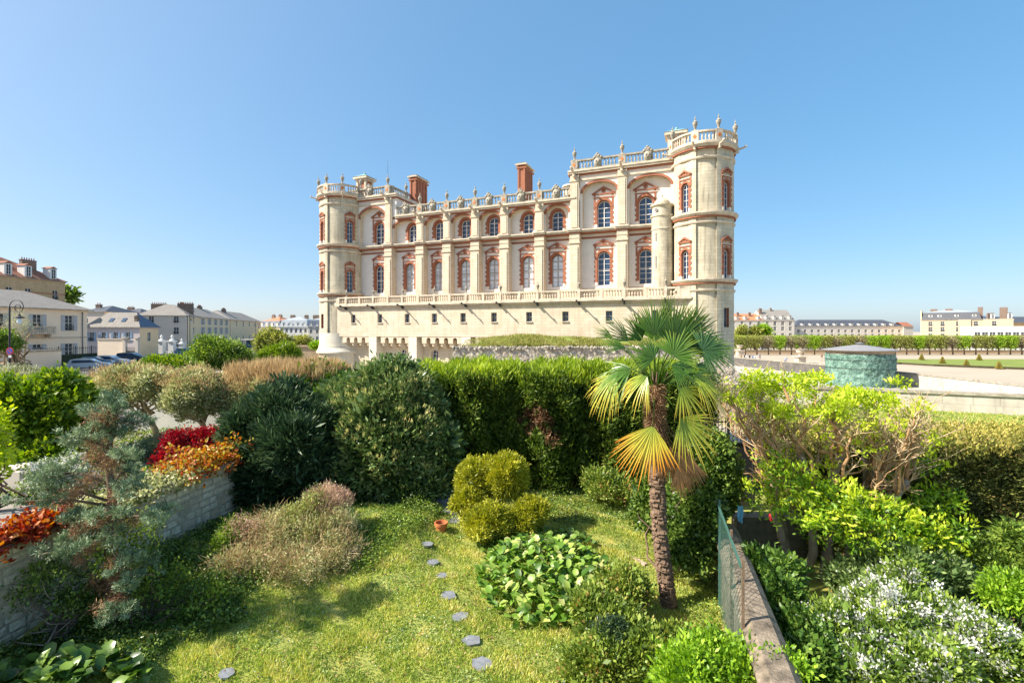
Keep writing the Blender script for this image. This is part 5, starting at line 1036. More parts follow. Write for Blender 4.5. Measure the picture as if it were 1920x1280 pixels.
# red maple and creepers on the wall top
bush('red_maple','small deep red maple above the stone wall, right of the blue cedar','tree',(PX(335,17.3),17.3,1.8),[lb(350,840,17.3,40,28),lb(385,830,17.4,30,22),lb(330,865,17.1,26,22)],1500,12,.1,.11,.06,'f_red',nb=14,r0=.03,up=.1)
def creeper(label,pts,K,mat,L=.1,sp=.28,name='wall_creeper',zz=.1):
    c=np.array(pts,float); seg=rng.integers(0,len(c)-1,K); t=rng.random((K,1)); P=c[seg]*(1-t)+c[seg+1]*t+rng.normal(size=(K,3))*[sp,sp,zz]; P=P-c[0]
    th=thing(name,label,'creeper',tuple(c[0])); idx=np.repeat(np.arange(K),8); B=P[idx]+rng.normal(size=(K*8,3))*.07; D=nsurf(rng.normal(size=(K*8,3))*.8+[.5,-.3,.5])
    obj('foliage',leafmesh('foliage',B,D,L*rng.uniform(.7,1.3,len(B)),L*.7,mat),th); m=MB(); m.tube([tuple(p-c[0]) for p in c],.02,5); m.build('stem','bark',th); return th
wt=lambda y,z=2.08,dx=0:(wleft(y)-.2+dx,y,z)
creeper('orange and yellow creeper spilling over the far end of the stone wall',[wt(14.2,2.2,-.2),wt(16.2,2.3,-.3),wt(18.3,2.5,-.4)],700,'f_orange',.12,.4,zz=.2)
creeper('yellow green creeper on the wall top behind the blue cedar',[wt(11.2,2.15),wt(12.6,2.15),wt(14.4,2.15)],420,'f_varie',.11,.3)
creeper('rust red and orange creeper on the wall top at the left edge',[wt(7.2,2.15),wt(9.0,2.15),wt(11.0,2.2)],900,'f_redor',.12,.26,zz=.13)
bush('orange_shrub','tall orange and yellow leaved shrub between red maple and dark yew','shrub',(PX(420,17.5),17.5,1.6),[lb(415,860,17.4,28,38),lb(395,890,17,34,26),lb(430,835,17.6,16,24)],900,12,.1,.11,.06,'f_orange',nb=10,r0=.02)
bush('blue_shrub','low blue green juniper under the umbrella trees','shrub',(PX(300,17.8),17.8,1.8),[lb(300,832,17.8,30,14),lb(255,850,17.5,28,16),lb(330,820,18,24,12)],700,14,.08,.08,.02,'f_blue',nb=6)
# white wall panel, dark shed, planter pots
o=MB().box(-2.6,2.4,0,.15,0,3.0).box(-2.7,2.5,-.05,.2,3.0,3.08).build('white_screen_wall','white',None,(PX(355,22.6),22.6,1.5)); tag(o,'white rendered garden wall behind the umbrella trees','wall')
s=thing('shed','small dark garden shed beside the white wall','shed',(PX(283,23),23.0,1.6)); MB().box(-.9,.6,0,2,0,2.4).build('walls','iron',s); MB().prism([(-1.1,2.38),(.8,2.38),(.8,2.5),(-1.1,2.62)],-.2,2.2).build('roof','lead',s); MB().box(-.5,.1,-.04,0,.05,1.9).build('door','woodgrey',s)
o=MB().box(-.9,.9,-.5,.5,0,.55).box(-.8,.8,-.4,.4,.55,.62).build('planter','greige',None,(PX(50,15.2),14.6,1.8)); tag(o,'grey stone trough planter on the gravel at the left edge','planter')
# ---------- palm
pc=Vector((PX(1255,11.36),11.36,.05)); pm=thing('palm_tree','windmill palm with shaggy trunk and fan leaves, some yellow and orange, on the lawn','palm tree',pc)
hub=P3(1228,718,11.3)-pc
tp=[Vector((0,0,-.05)),Vector((-.06,0,.4)),Vector((-.19,0,1.3)),Vector((-.27,0,2.4)),Vector((-.30,0,3.4)),Vector((-.34,0,4.3)),hub]
def along(f):
    f=min(max(f,0),.9999)*(len(tp)-1); i=int(f); return tp[i].lerp(tp[i+1],f-i)
m=MB(); m.tube([along(i/24) for i in range(25)],[.18 if i<2 else .14+.01*math.sin(i*2.2) if i<21 else .14-.033*(i-20) for i in range(25)],12)
for i in range(420):   # leaf base scars
    f=random.uniform(.01,.62); p=along(f); a=random.uniform(0,2*PI); n=Vector((math.cos(a),math.sin(a),0)); q=p+n*.138
    T=Matrix.Translation(q)@n.to_track_quat('Y','Z').to_matrix().to_4x4()@Matrix.Rotation(.7,4,'X'); m.box(-.06,.06,-.02,.03,-.05,.04,0,T)
M['fibre']=plain('palm_fibre',(.17,.11,.07),.95,.4,8,.8,bscale=30); m.build('trunk','fibre',pm)
K=9000; f=rng.uniform(.6,1.0,K)**.8; C=np.array([along(x) for x in f]); a=rng.uniform(0,2*PI,K); rr=.12+.08*np.clip((f-.5)*3,0,1)*rng.random(K); n_=np.stack([np.cos(a),np.sin(a),np.zeros(K)],1)
obj('trunk_fibres',leafmesh('trunk_fibres',C+n_*rr[:,None]*.8,nsurf(n_*.5+rng.normal(size=(K,3))*.45+[0,0,-.5]),rng.uniform(.08,.22,K),.012,'f_brown'),pm)
def pmat(name,c0,c1,c2):
    k=NM(name); a=k.new('ShaderNodeAttribute',attribute_name='tip'); c=k.ramp(a.outputs['Fac'],[(.0,c0),(.5,c1),(.95,c2)]); k.done(c,.35,.5)
    tr=k.new('ShaderNodeBsdfTranslucent'); k.link(c,tr.inputs[0]); mx=k.new('ShaderNodeMixShader'); mx.inputs[0].default_value=.18; k.link(k.b.outputs[0],mx.inputs[1]); k.link(tr.outputs[0],mx.inputs[2]); k.link(mx.outputs[0],k.n['Material Output'].inputs[0]); return k.m
M['pg']=pmat('palm_green',(.06,.14,.018),(.09,.20,.022),(.26,.34,.05)); M['py']=pmat('palm_yellowing',(.16,.28,.03),(.36,.42,.04),(.70,.52,.05)); M['po']=pmat('palm_orange',(.30,.40,.05),(.62,.50,.05),(.80,.27,.02)); M['pb']=pmat('palm_dead',(.38,.20,.08),(.44,.22,.09),(.34,.16,.06)); M['pd']=pmat('palm_dark',(.04,.10,.03),(.05,.12,.03),(.11,.18,.04))
def fan(hubp,dirv,nrm,r,span,mat,n=38,droop=.12,label=None):
    d=Vector(dirv).normalized(); N=Vector(nrm); S=d.cross(N).normalized(); N=S.cross(d).normalized(); V=[];F=[];tip=[]
    for i in range(n):
        a=R(span)*((i+.5)/n-.5)+random.uniform(-.02,.02); e=d*math.cos(a)+S*math.sin(a); L=r*(1-.22*abs(a)/R(max(span,1)/2))*random.uniform(.82,1.08); sd=(S*math.cos(a)-d*math.sin(a)); w0=r*R(span)/n*(.21 if mat!='pb' else .42); o=len(V)
        dz=random.uniform(.3,2.2)*droop
        for f_,w_ in ((0.03,.15),(.35,1.0),(.62,.9),(.85,.5),(1.0,.05)):
            c=hubp+e*L*f_+Vector((0,0,-1))*L*dz*f_**3+N*.02*math.sin(i*2.5)*f_
            ww=w0*w_*(1.25 if f_<.5 else 1.1); V+= [c-sd*ww+N*ww*.35,c,c+sd*ww+N*ww*.35]; tip+=[f_]*3
        for k in range(4): q=o+k*3; F+=[(q,q+1,q+4,q+3),(q+1,q+2,q+5,q+4)]
    me=bpy.data.meshes.new('fan_blade'); me.from_pydata([tuple(v) for v in V],[],F); at=me.attributes.new('tip','FLOAT','POINT'); at.data.foreach_set('value',tip); me.materials.append(M[mat])
    p=MB(); h0=hub+Vector((0,0,-.15)) if mat!='pb' else hub+Vector((0,0,-.7)); mid=h0.lerp(hubp,.5)+Vector((0,0,.12 if mat!='pb' else .0)); p.tube([h0,mid,hubp],[.022,.016,.012],6)
    fr=p.build('frond','f_limeg' if mat!='pb' else 'fibre',pm); 
    if label: fr['label']=label
    obj('fan_blade',me,fr)
for (px,py,dy,ang,r,span,mat,nv,dr) in [
 (1262,650,0,72,1.08,130,'pg',(.2,-1,.3),.05),(1240,640,.5,88,.9,120,'pg',(-.2,-1,.5),.05),(1205,640,.1,118,.85,110,'pg',(.1,-.8,.6),.1),(1172,652,-.1,158,.72,80,'pg',(.1,-.6,.8),.15),
 (1288,650,.2,45,1.05,140,'pd',(.5,-.8,.4),.08),(1310,655,-.2,12,.72,200,'pd',(.2,-.9,.4),.1),(1285,690,.4,-5,.9,120,'pg',(.3,-.6,.8),.2),(1180,690,-.2,195,.85,110,'pg',(-.3,-.7,.7),.35),
 (1160,705,.3,225,.8,100,'py',(-.4,-.8,.4),.3),(1310,715,-.1,-20,.75,100,'py',(.3,-.6,.8),.4),(1262,722,-.5,-50,.75,130,'py',(.1,-1,.5),.2),(1262,775,-.5,-52,1.0,125,'py',(.25,-1,.25),.1),
 (1213,790,-.5,-110,1.2,105,'po',(-.15,-1,.15),.05),(1190,640,.6,135,.85,110,'pg',(-.3,-.4,.9),.1),(1245,665,-.6,60,.7,170,'pg',(.1,-1,.6),.1),(1215,670,-.5,140,.7,160,'pg',(-.2,-1,.6),.15),(1275,640,.6,55,1.1,110,'pg',(.5,-.5,.7),.08),(1320,690,.5,-15,.7,120,'pd',(.6,-.6,.5),.2),(1225,630,-.1,100,.9,100,'pg',(0,-1,.4),.05),(1300,620,.3,62,.75,120,'pg',(.6,-.7,.3),.05),(1155,635,.3,150,.55,60,'pg',(-.5,-.5,.5),.1),(1335,660,.1,20,.6,150,'pg',(.5,-.6,.5),.12),(1240,680,-.7,-30,.7,120,'pg',(.2,-.8,.7),.3),(1200,700,-.6,-140,.65,110,'py',(-.2,-.8,.6),.35),(1285,700,-.5,-30,.8,120,'py',(.4,-.7,.6),.35),(1255,600,.4,80,.8,110,'pg',(.7,-.6,.2),.05)]:
    fan(P3(px,py,11.36)-pc+Vector((0,dy,0)),(math.cos(R(ang)),random.uniform(-.15,.15),math.sin(R(ang))),nv,r*1.12,span,mat,26,dr,{'po':'yellow fan turning orange at the tips','py':'yellowing fan','pd':'dark green fan'}.get(mat))
for k_ in range(22): a_=k_*2.4; m_=MB(); m_.tube([hub+Vector((0,0,-.35)),hub+Vector((math.cos(a_)*.12,math.sin(a_)*.12,-.05)),hub+Vector((math.cos(a_)*.3,math.sin(a_)*.3,.22+.1*math.sin(k_)))],[.05,.035,.012],6); m_.build('leaf_base','fibre' if k_%2 else 'f_limeg',pm)
for k_ in range(9): fan(hub+Vector((random.gauss(0,.12),random.gauss(0,.12),random.uniform(-.1,.15))),(random.gauss(0,.35),random.gauss(-.2,.4),1),(0,-1,.3),random.uniform(.35,.7),26,'pg',9,.05)
for (px,py,dy,ang,r,span) in [(1262,860,-.3,-80,.9,55),(1285,850,-.1,-68,.9,50),(1250,830,-.25,-85,1.0,45),(1262,840,-.2,-72,1.0,50),(1240,820,-.3,-95,.95,40),(1268,825,.0,-65,.95,40),(1235,835,.2,-100,.9,40),(1275,820,.2,-70,.9,35)]:
    fan(P3(px,py,11.36)-pc+Vector((0,dy,0)),(math.cos(R(ang)),0,math.sin(R(ang))),(.1,-1,.1),r,span,'pb',26,.02,'dead brown fan hanging against the trunk')
# ---------- green mesh fence, round topped wall
fx=lambda y:.2944*y+1.52
fc=thing('mesh_fence','green diamond mesh fence panel with privacy strips beside the coping wall','fence',(fx(8.3),8.3,0),math.atan2(1,.2944)); Lf=2.95*math.hypot(1,.2944)*1.0
M['mesh']=plain('green_mesh',(.05,.13,.10),.5,.15,6); m=MB(); k=-1.2
while k<Lf*1.0+2.4:
    for s in (-1,1):
        pts=[]
        x0,z0,x1,z1=(k,.05,k+2.35,2.4) if s>0 else (k+2.35,.05,k,2.4)
        def clip(xa,za,xb,zb):
            out=[]
            for x,z in ((xa,za),(xb,zb)): out.append((x,z))
            t0,t1=0,1; dx=xb-xa
            for lo,hi in ((0,Lf),):
                ta,tb_=(lo-xa)/dx,(hi-xa)/dx
                if ta>tb_: ta,tb_=tb_,ta
                t0=max(t0,ta);t1=min(t1,tb_)
            return None if t0>=t1 else ((xa+dx*t0,za+(zb-za)*t0),(xa+dx*t1,za+(zb-za)*t1))
        c=clip(x0,z0,x1,z1)
        if c: 
            (a0,b0),(a1,b1)=c; m.prism([(a0-.007,b0),(a0+.007,b0),(a1+.007,b1),(a1-.007,b1)],-.003+.002*s,.0+.002*s)
    k+=.15
m.build('mesh_panel','mesh',fc)
for x,mt in ((0,'bark'),(Lf*.42,'bark'),(Lf,'mesh')): MB().box(x-.03,x+.03,-.05,-.006,0,2.55).build('post',mt,fc)
MB().box(0,Lf,-.02,.02,2.4,2.44).build('top_rail','mesh',fc)
M['cope']=plain('lichened_coping',(.20,.16,.115),.95,.6,5,1.0,bscale=22)
m=MB(); y=4.6; wd=.26
ys=[3.5+.5*i for i in range(19)]
for a_,b_ in zip(ys,ys[1:]):
    T=Matrix.Translation((.2944*a_+1.86,a_,0))@Matrix.Rotation(math.atan2(1,.2944),4,'Z'); L_=.5*math.hypot(1,.2944)
    prof=[(-wd,-.5),(wd,-.5),(wd,1.3),(wd+.05,1.3),(wd+.05,1.36),(.16,1.5),(-.16,1.5),(-wd-.05,1.36),(-wd-.05,1.3),(-wd,1.3)]
    m.add([(x_,p,q) for x_ in (0,L_) for p,q in prof],[tuple(range(9,-1,-1)),tuple(range(10,20))]+[(i,(i+1)%10,(i+1)%10+10,i+10) for i in range(10)],0,False,T)
o=m.build('coping_wall','cope'); tag(o,'old lichened boundary wall with bevelled coping between the two gardens','wall')
# black gate beyond
gt=thing('iron_gate','black iron gate with barred top and solid lower panel right of the palm','gate',(PX(1332,17),17.3,0),R(-2))
m=MB(); wg=1.6
for i in range(13): m.box(i*wg/12-.013,i*wg/12+.013,-.013,.013,2.4,3.35)
for z in (2.45,3.2,.5): m.box(0,wg,-.02,.02,z,z+.05)
for i in range(12): m.lathe([(.02,0),(0,.12)],(i*wg/12,0,3.35),5)
m.build('bars','iron',gt); MB().box(0,wg,.02,.05,.2,2.45).build('lower_panel','iron',gt)
for x in (-.04,.75,wg+.04): MB().box(x-.04,x+.04,-.05,.015,0,3.5).build('post','iron',gt)
o=MB().box(0,3.2,0,.35,-.3,1.1).box(-.05,3.25,-.05,.4,1.1,1.2).build('low_wall',['woodgrey'],None,(PX(1385,13.6),13.7,0)); tag(o,'low dark wall ledge behind the blue cloth, right of the fence','wall')
m=MB(); vs=[];fs=[]
for j in range(8):
    for i in range(6): vs.append((-.1+.04*i+.015*math.sin(j),.05*math.sin(i*1.9+j*.5),-.07*j*(1+.05*i)))
for j in range(7):
    for i in range(5): a=j*6+i; fs.append((a,a+1,a+7,a+6))
m.add(vs,fs,0,True); M['bluecloth']=plain('blue_cloth',(.12,.33,.42),.8)
o=m.build('blue_cloth','bluecloth',None,P3(1388,948,11.9)); o.scale=(.62,.62,.75); tag(o,'faded blue cloth hanging beside the fence post','cloth')
o=MB().box(-.14,.14,-.1,.1,0,.2).prism([(-.14,.2),(.14,.2),(.08,.28),(-.08,.28)],-.1,.1).build('red_pack','signred',None,P3(1449,975,12.6)); o.scale=(.55,.55,.6); tag(o,'small red and white box on the ledge under the tree','box')
# ---------- pruned many stemmed tree, right garden
TB_=Vector((PX(1530,12.4),12.4,-.25)); wt_=thing('pruned_tree','heavily pruned many stemmed tree with bare reddish limbs and lime green leaf tufts','tree',TB_)
mm={'trunk':MB(),'limbs':MB(),'twigs':MB()}; tips=[]
def limb(p,q,r0,r1,key,n=7,wob=.06,seg=7):
    pts=[]
    L=(q-p).length; sx,sy=random.uniform(-1,1),random.uniform(-1,1)
    for i in range(seg+1):
        f=i/seg; c=p.lerp(q,f)+Vector((sx,sy,0))*math.sin(f*PI)*L*.09+Vector((random.gauss(0,1),random.gauss(0,1),random.gauss(0,.6)))*wob*L*.12*(0<i<seg); pts.append(c)
    mm[key].tube(pts,[r0+(r1-r0)*(i/seg)**.8 for i in range(seg+1)],n); return pts
Q=lambda px,py,dy=0:P3(px,py,12.4+dy)-TB_
tr=[((1495,1095),(1440,860),.0,.11),((1505,1100),(1500,850),.3,.12),((1540,1110),(1575,850),-.1,.15),((1555,1100),(1640,880),.3,.11),((1575,1090),(1700,900),-.2,.10),((1560,1105),(1620,840),.9,.1),((1500,1090),(1450,900),.9,.09)]
for (a,b,dy,r) in tr:
    base=Q(a[0],a[1],dy*.4); top=Q(b[0],b[1],dy); pts=limb(base,top,r,r*.72,'trunk',9,.12)
    for s in range(7):
        st=pts[random.choice([4,5,6,7,7])]; cx=b[0]+(b[0]-1540)*.3; e=Q(min(1715,cx+random.uniform(-70,70)),random.uniform(715,800) if b[0]<1540 else random.uniform(765,850),dy+random.uniform(-.9,.9))
        p2=limb(st,e,r*.42,r*.2,'limbs',7,.2,8)
        for u in range(9):
            st2=p2[random.randint(3,8)]; e2=st2+Vector((random.gauss(0,.22)+(.08 if e.x>0 else -.06),random.gauss(0,.3),random.uniform(.2,.62))); p3=limb(st2,e2,.022,.008,'twigs',5,.3,4); tips.append(e2)
            for v in range(4): s3=p3[random.randint(1,4)]; e3=s3+Vector((random.gauss(0,.17),random.gauss(0,.17),random.uniform(.05,.4))); limb(s3,e3,.009,.004,'twigs',4,.3,2)
for k_ in range(13):    # long horizontal bare branches on the right side
    st=Q(random.uniform(1570,1660),random.uniform(880,960),random.uniform(-.4,.4)); e=Q(random.uniform(1660,1730),random.uniform(800,960),random.uniform(-1,.8)); p2=limb(st,e,.028,.009,'limbs',6,.35,7)
    for u in range(5): s3=p2[random.randint(2,7)]; limb(s3,s3+Vector((random.gauss(.12,.15),random.gauss(0,.2),random.uniform(-.05,.35))),.01,.004,'twigs',4,.3,3)
for k_ in range(16):
    st=Q(random.uniform(1450,1500),random.uniform(880,960),random.uniform(-.4,.4)); e=Q(random.uniform(1390,1440),random.uniform(770,900),random.uniform(-.8,.6)); limb(st,e,.03,.01,'limbs',6,.3,6)
tl=[((t.x,t.y,t.z-.05),(.16,.16,.1)) for t in random.sample(tips,min(150,len(tips)))]
mm['trunk'].build('trunk','greybark',wt_); mm['limbs'].build('limbs','redbark',wt_); mm['twigs'].build('twigs','twig',wt_)
LT=lambda px,py,rx,rz,dy=0:(tuple(Q(px,py,dy)),(rx*.01378,rx*.01378,rz*.01378))
tuft=[LT(1410,715,26,18),LT(1440,730,30,16,.3),LT(1480,712,32,12,-.3),LT(1525,712,30,12,.3),LT(1590,738,30,9),LT(1640,752,36,13,-.2),LT(1575,752,34,12,-.5),LT(1500,735,30,14,.5),LT(1400,745,20,24),LT(1460,770,24,14,-.4),LT(1550,775,30,10,-.6),LT(1690,720,16,9,.3),LT(1720,765,14,10),LT(1610,760,26,10,.5),LT(1425,775,18,18,.3)]
low=[LT(1480,905,44,22,-.5),LT(1560,935,52,22,-.7),LT(1640,960,60,24,-.6),LT(1500,960,52,24,-.7),LT(1700,985,60,22,-.5),LT(1600,1000,60,22,-.8),LT(1760,940,36,28,0),LT(1720,870,34,14,.2),LT(1450,870,24,18,-.2),LT(1740,1010,44,14,-.5),LT(1420,930,24,30,0),LT(1660,1015,50,14,-.9),LT(1755,985,40,20,-.3)]
foliage(wt_,tl,520,8,.05,.1,.05,'f_lime','tip_leaves',(.3,1.1),-.8,.3,.8); foliage(wt_,lumpy(tuft,5,.4),760,8,.06,.10,.05,'f_lime','leaf_tufts',(.5,1.1),-.8,.3,.8); foliage(wt_,lumpy(low,6,.5),640,9,.07,.11,.055,'f_limeg','low_leaves',(.6,1.1),-.7,.1,.8); foliage(wt_,lumpy(low,5,.6),360,8,.07,.12,.055,'f_lime','low_leaf_tips',(.95,1.15),-.1,.2,.8)
# right hedge
rh=thing('clipped_hedge','long flat topped clipped hedge along the back of the right garden','hedge',(13,14,0))
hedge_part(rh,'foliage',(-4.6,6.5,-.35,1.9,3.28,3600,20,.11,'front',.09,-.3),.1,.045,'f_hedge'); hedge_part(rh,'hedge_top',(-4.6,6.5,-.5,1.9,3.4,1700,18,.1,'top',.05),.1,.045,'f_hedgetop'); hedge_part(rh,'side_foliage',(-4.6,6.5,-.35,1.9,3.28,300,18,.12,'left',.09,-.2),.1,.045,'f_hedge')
MB().box(-4.35,6.3,.12,1.7,-.3,3.15).build('inner_growth','f_hedge',rh)
# choisya and other right garden shrubs
t,l=bush('choisya','big mounded green shrub covered in white flower clusters at bottom right','bush',(8.2,9.6,-.3),[lb(1660,1160,9.6,80,60,70),lb(1770,1190,9.4,85,62,70),lb(1860,1235,8.8,75,62,60),lb(1570,1190,9.2,55,46),lb(1620,1255,8.6,62,46),lb(1740,1265,8.4,76,52),lb(1690,1105,10.4,52,34)],4200,13,.09,.1,.04,'f_mid',nb=18,core=1.5,fold=.1)
foliage(t,l,430,62,.07,.052,.046,'f_white','flowers',(1.0,1.09),.05,.8,.8)
bush('dark_shrub','dark glossy shrub under the pruned tree','shrub',(8.3,11.2,-.3),[lb(1680,1060,11.2,55,40),lb(1620,1080,11.3,45,32),lb(1760,1080,11.2,50,34)],1200,12,.09,.12,.05,'f_laurel',nb=8,core=1.3)
bush('dark_shrub','shaded leafy shrub between the coping wall and the pruned tree','shrub',(5.4,10.6,-.3),[lb(1440,1080,10.8,48,36),lb(1470,1140,10,42,34),lb(1500,1200,9.2,50,36),lb(1520,1250,8.6,50,30)],1700,12,.09,.11,.05,'f_broadd',nb=10,core=1.3)
bush('green_shrub','low sunlit green shrub at the right edge before the hedge','shrub',(12.2,12.2,-.3),[lb(1850,1040,12,60,30),lb(1920,1050,11.6,50,50),lb(1790,1040,12.4,50,24)],1300,12,.09,.11,.05,'f_mid',nb=8,core=1.3)
bush('green_shrub','pale green shrub cut off by the right frame edge','shrub',(10.6,10,-.3),[lb(1900,1110,10,40,26)],420,12,.08,.1,.05,'f_limeg',nb=6)
# raised bed edging, stone stacks, steps
o=MB(); 
for k in range(9): o.cbox((0+random.uniform(-.02,.02),0,.05+k*.055),(.42+random.uniform(-.05,.05),.34,.045),0,random.uniform(-.08,.08))
M['stack']=stone('stacked_stone',(.42,.33,.21),(.32,.25,.16),(.07,.055,.04),.22,.055,.012,(.2,.15,.1),.5,.6,rot=1)
SK=o.mesh('stone_stack','stack')
for px,py,D,lb_ in ((660,1062,13.2,'small tan stacked stone pier at the corner of the raised bed'),(450,1095,12.6,'small stacked stone pier half hidden by the dry shrubs')): q=obj('stone_stack',SK,None,(PX(px,D),D,0)); tag(q,lb_,'stone pier')
M['terracotta2']=plain('pink_kerb_stone',(.48,.36,.28),.9,.2,5,.3)
M['moss']=plain('mossy_stone',(.20,.19,.07),.95,.5,4,.6)
o=wallpath(MB(),[(-4.35,13.3),(-3.9,14.6),(-3.3,16.2)],-.1,.42,.24,0); q=o.build('bed_edging','moss'); tag(q,'mossy low stone edging of the raised bed left of the path','wall')
for i,(y,z) in enumerate(((16.3,.12),(16.9,.26),(17.5,.4))): q=MB().box(-.75,.75,-.3,.3,0,z).build('stone_step','lead',None,(-2.5,y,0)); tag(q,['lowest','middle','topmost'][i]+' dark stone step beyond the terracotta pot, under the laurel','step','dark stone steps behind the pot')
q=wallpath(MB(),[(2.4,14.8),(3.1,14.2),(3.7,13.3)],-.1,.06,.12,0).build('path_edging','terracotta2'); tag(q,'thin curved tan stone path edging across the lawn behind the bergenia','edging')
# ---------- grass and ground cover
def inlawn(x,y): return (x>-1e9)
K=400000; y=8.0+11.5*rng.random(K)**1.35; x=rng.uniform(-10,6.5,K); ok=(x>wleft(y)+.3)&(x<fx(y)-.05)
for a_,b_,c_ in SLAB: ok&=(np.hypot(x-a_,(y-b_)*1.1)>c_*.5)
cl=np.sin(x*3.1+np.sin(y*2.2)*2)+np.sin(y*4.3+x*1.4)+.8*np.sin(x*7.7+y*6.1); ok&=(cl+rng.normal(0,1.0,K))>-1.9
x,y,cl=x[ok],y[ok],cl[ok]; z=np.array([gz(a,b) for a,b in zip(x,y)]); n=len(x)
sh=np.clip(.03+.022*cl+rng.random(n)**2*.07,.018,.16)
D=nsurf(rng.normal(size=(n,3))*.6+[0,0,.8]); o=obj('grass',leafmesh('grass',np.stack([x,y,z],1),D,sh*1.3,.018,'f_grass',np.clip(.45+.14*cl+rng.normal(0,.22,n),0,1)),None); tag(o,'sunlit tufted grass of the lawn','grass',kind='stuff')
K=60000; y=8+10*rng.random(K); x=rng.uniform(-9,5.5,K); cl=np.sin(x*1.9+y*1.1)+np.sin(y*2.3-x*1.7); ok=(x>wleft(y)+.3)&(x<fx(y)-.1)&(cl>.45)
for a_,b_,c_ in SLAB: ok&=(np.hypot(x-a_,y-b_)>c_*.52)
x,y=x[ok],y[ok]; z=np.array([gz(a,b) for a,b in zip(x,y)])+rng.random(len(x))*.05
D=nsurf(rng.normal(size=(len(x),3))*[1,1,.4]+[0,0,.35]); o=obj('lawn_weeds',leafmesh('lawn_weeds',np.stack([x,y,z],1),D,rng.uniform(.025,.06,len(x)),.032,'f_weed'),None); tag(o,'low clover and broad weeds in the lawn','weeds',kind='stuff')
K=900; y=8.2+6.5*rng.random(K); x=rng.uniform(-5,4,K); z=np.array([gz(a,b) for a,b in zip(x,y)])+.075; ok=(np.sin(x*2.3)+np.cos(y*1.9))>.1; x,y,z=x[ok],y[ok],z[ok]
o=obj('daisies',leafmesh('daisies',np.stack([x,y,z],1),rng.normal(size=(len(x),3))*[1,1,.1],.025,.025,'f_white'),None); tag(o,'tiny white daisies scattered in the grass','daisies',kind='stuff')
def cover(name,label,poly_f,K,L,mat,h=.2,x0=-10,x1=10,y0=7,y1=20,wf=.5,zf=gz):
    y=rng.uniform(y0,y1,K); x=rng.uniform(x0,x1,K); ok=poly_f(x,y); x,y=x[ok],y[ok]; z=np.array([zf(a,b) for a,b in zip(x,y)])+rng.random(len(x))**1.5*h*(.6+.4*np.sin(x*2.3)*np.sin(y*2.9))
    D=nsurf(rng.normal(size=(len(x),3))*[1,1,.5]+[0,0,.5]); o=obj(name,leafmesh(name,np.stack([x,y,z],1),D,L*rng.uniform(.6,1.3,len(x)),L*wf,mat),None); return tag(o,label,name.replace('_',' '),kind='stuff')
cover('ground_ivy','leafy ground cover along the shaded foot of the left wall',lambda x,y:(x>wleft(y)+.15)&(x<wleft(y)+3.7+.5*np.sin(y*1.3)+.3*np.sin(y*3.7+x)-np.clip(10.5-y,0,9)*.1)&(y<19),110000,.08,'f_ivy',.4,-10.5,-4,7.6,19)
cover('bed_cover','green leafy growth along the raised bed edge',lambda x,y:(np.abs(x+3.7-.34*(y-14.6))<.7),22000,.07,'f_mid',.5,-6,-2,12.6,17)
cover('hedge_foot_cover','dark leafy growth at the foot of the laurel and hedge',lambda x,y:(y>16.2+.3*np.sin(x*2)),26000,.08,'f_ivy',.25,-8.5,5.5,16,19.6)
cover('fence_foot_cover','mixed leafy growth along the foot of the mesh fence',lambda x,y:(x<fx(y)+.1)&(x>fx(y)-.7-.25*np.sin(y*3)),14000,.07,'f_mid',.4,2,7,8,15)
cover('shade_plants','dark leafy ground plants across the right garden floor',lambda x,y:(x>wright(y)+.35),60000,.11,'f_broadd',.25,3.5,16,7.5,13.6,zf=lambda a,b:-.25)
cover('gravel_weeds','low growth on the neighbour garden behind the wall',lambda x,y:(x<wleft(y)-.5)&(y>14+.5*np.sin(x)),26000,.1,'f_mid',.25,-18,-8,12,24,zf=lambda a,b:1.78)
K=26000; x=rng.uniform(-4.6,19,K); y=43.8+rng.random(K)**1.6*8; z=zt_+.0+np.clip((y-43.7)/3.2,0,1)*.75*(.75+.3*np.sin(x*.33+1.1)); o=obj('tall_grass',leafmesh('tall_grass',np.stack([x,y,z],1),nsurf(rng.normal(size=(K,3))*.35+[0,0,1]),rng.uniform(.15,.55,K)*(.45+.55*np.clip((np.sin(x*1.1)+np.sin(x*2.7+y)+1.2)/2.4,0,1))*np.clip((x+4.6)/3,.2,1),.045,'f_meadow'),None); tag(o,'tall meadow grass on top of the rampart','grass',kind='stuff')
K=50000; x=rng.uniform(11,40,K); y=15.8+rng.random(K)*14; ok=(y<35-(x-15)*.44)&(y>15.8); x,y=x[ok],y[ok]; o=obj('bank_grass',leafmesh('bank_grass',np.stack([x,y,np.full(len(x),1.5)],1),nsurf(rng.normal(size=(len(x),3))*.4+[0,0,1]),rng.uniform(.06,.14,len(x)),.03,'f_grass'),None); tag(o,'short grass of the bank before the parapet wall','grass',kind='stuff')
K=2600; y=8.2+9*rng.random(K); x=rng.uniform(-6,4.5,K); ok=(x<fx(y)-.1); x,y=x[ok],y[ok]; z=np.array([gz(a,b) for a,b in zip(x,y)])+.05
o=obj('leaf_litter',leafmesh('leaf_litter',np.stack([x,y,z],1),rng.normal(size=(len(x),3))*[1,1,.2],rng.uniform(.03,.07,len(x)),.035,'f_brown'),None); tag(o,'scattered dry brown leaves in the grass','leaf litter',kind='stuff')
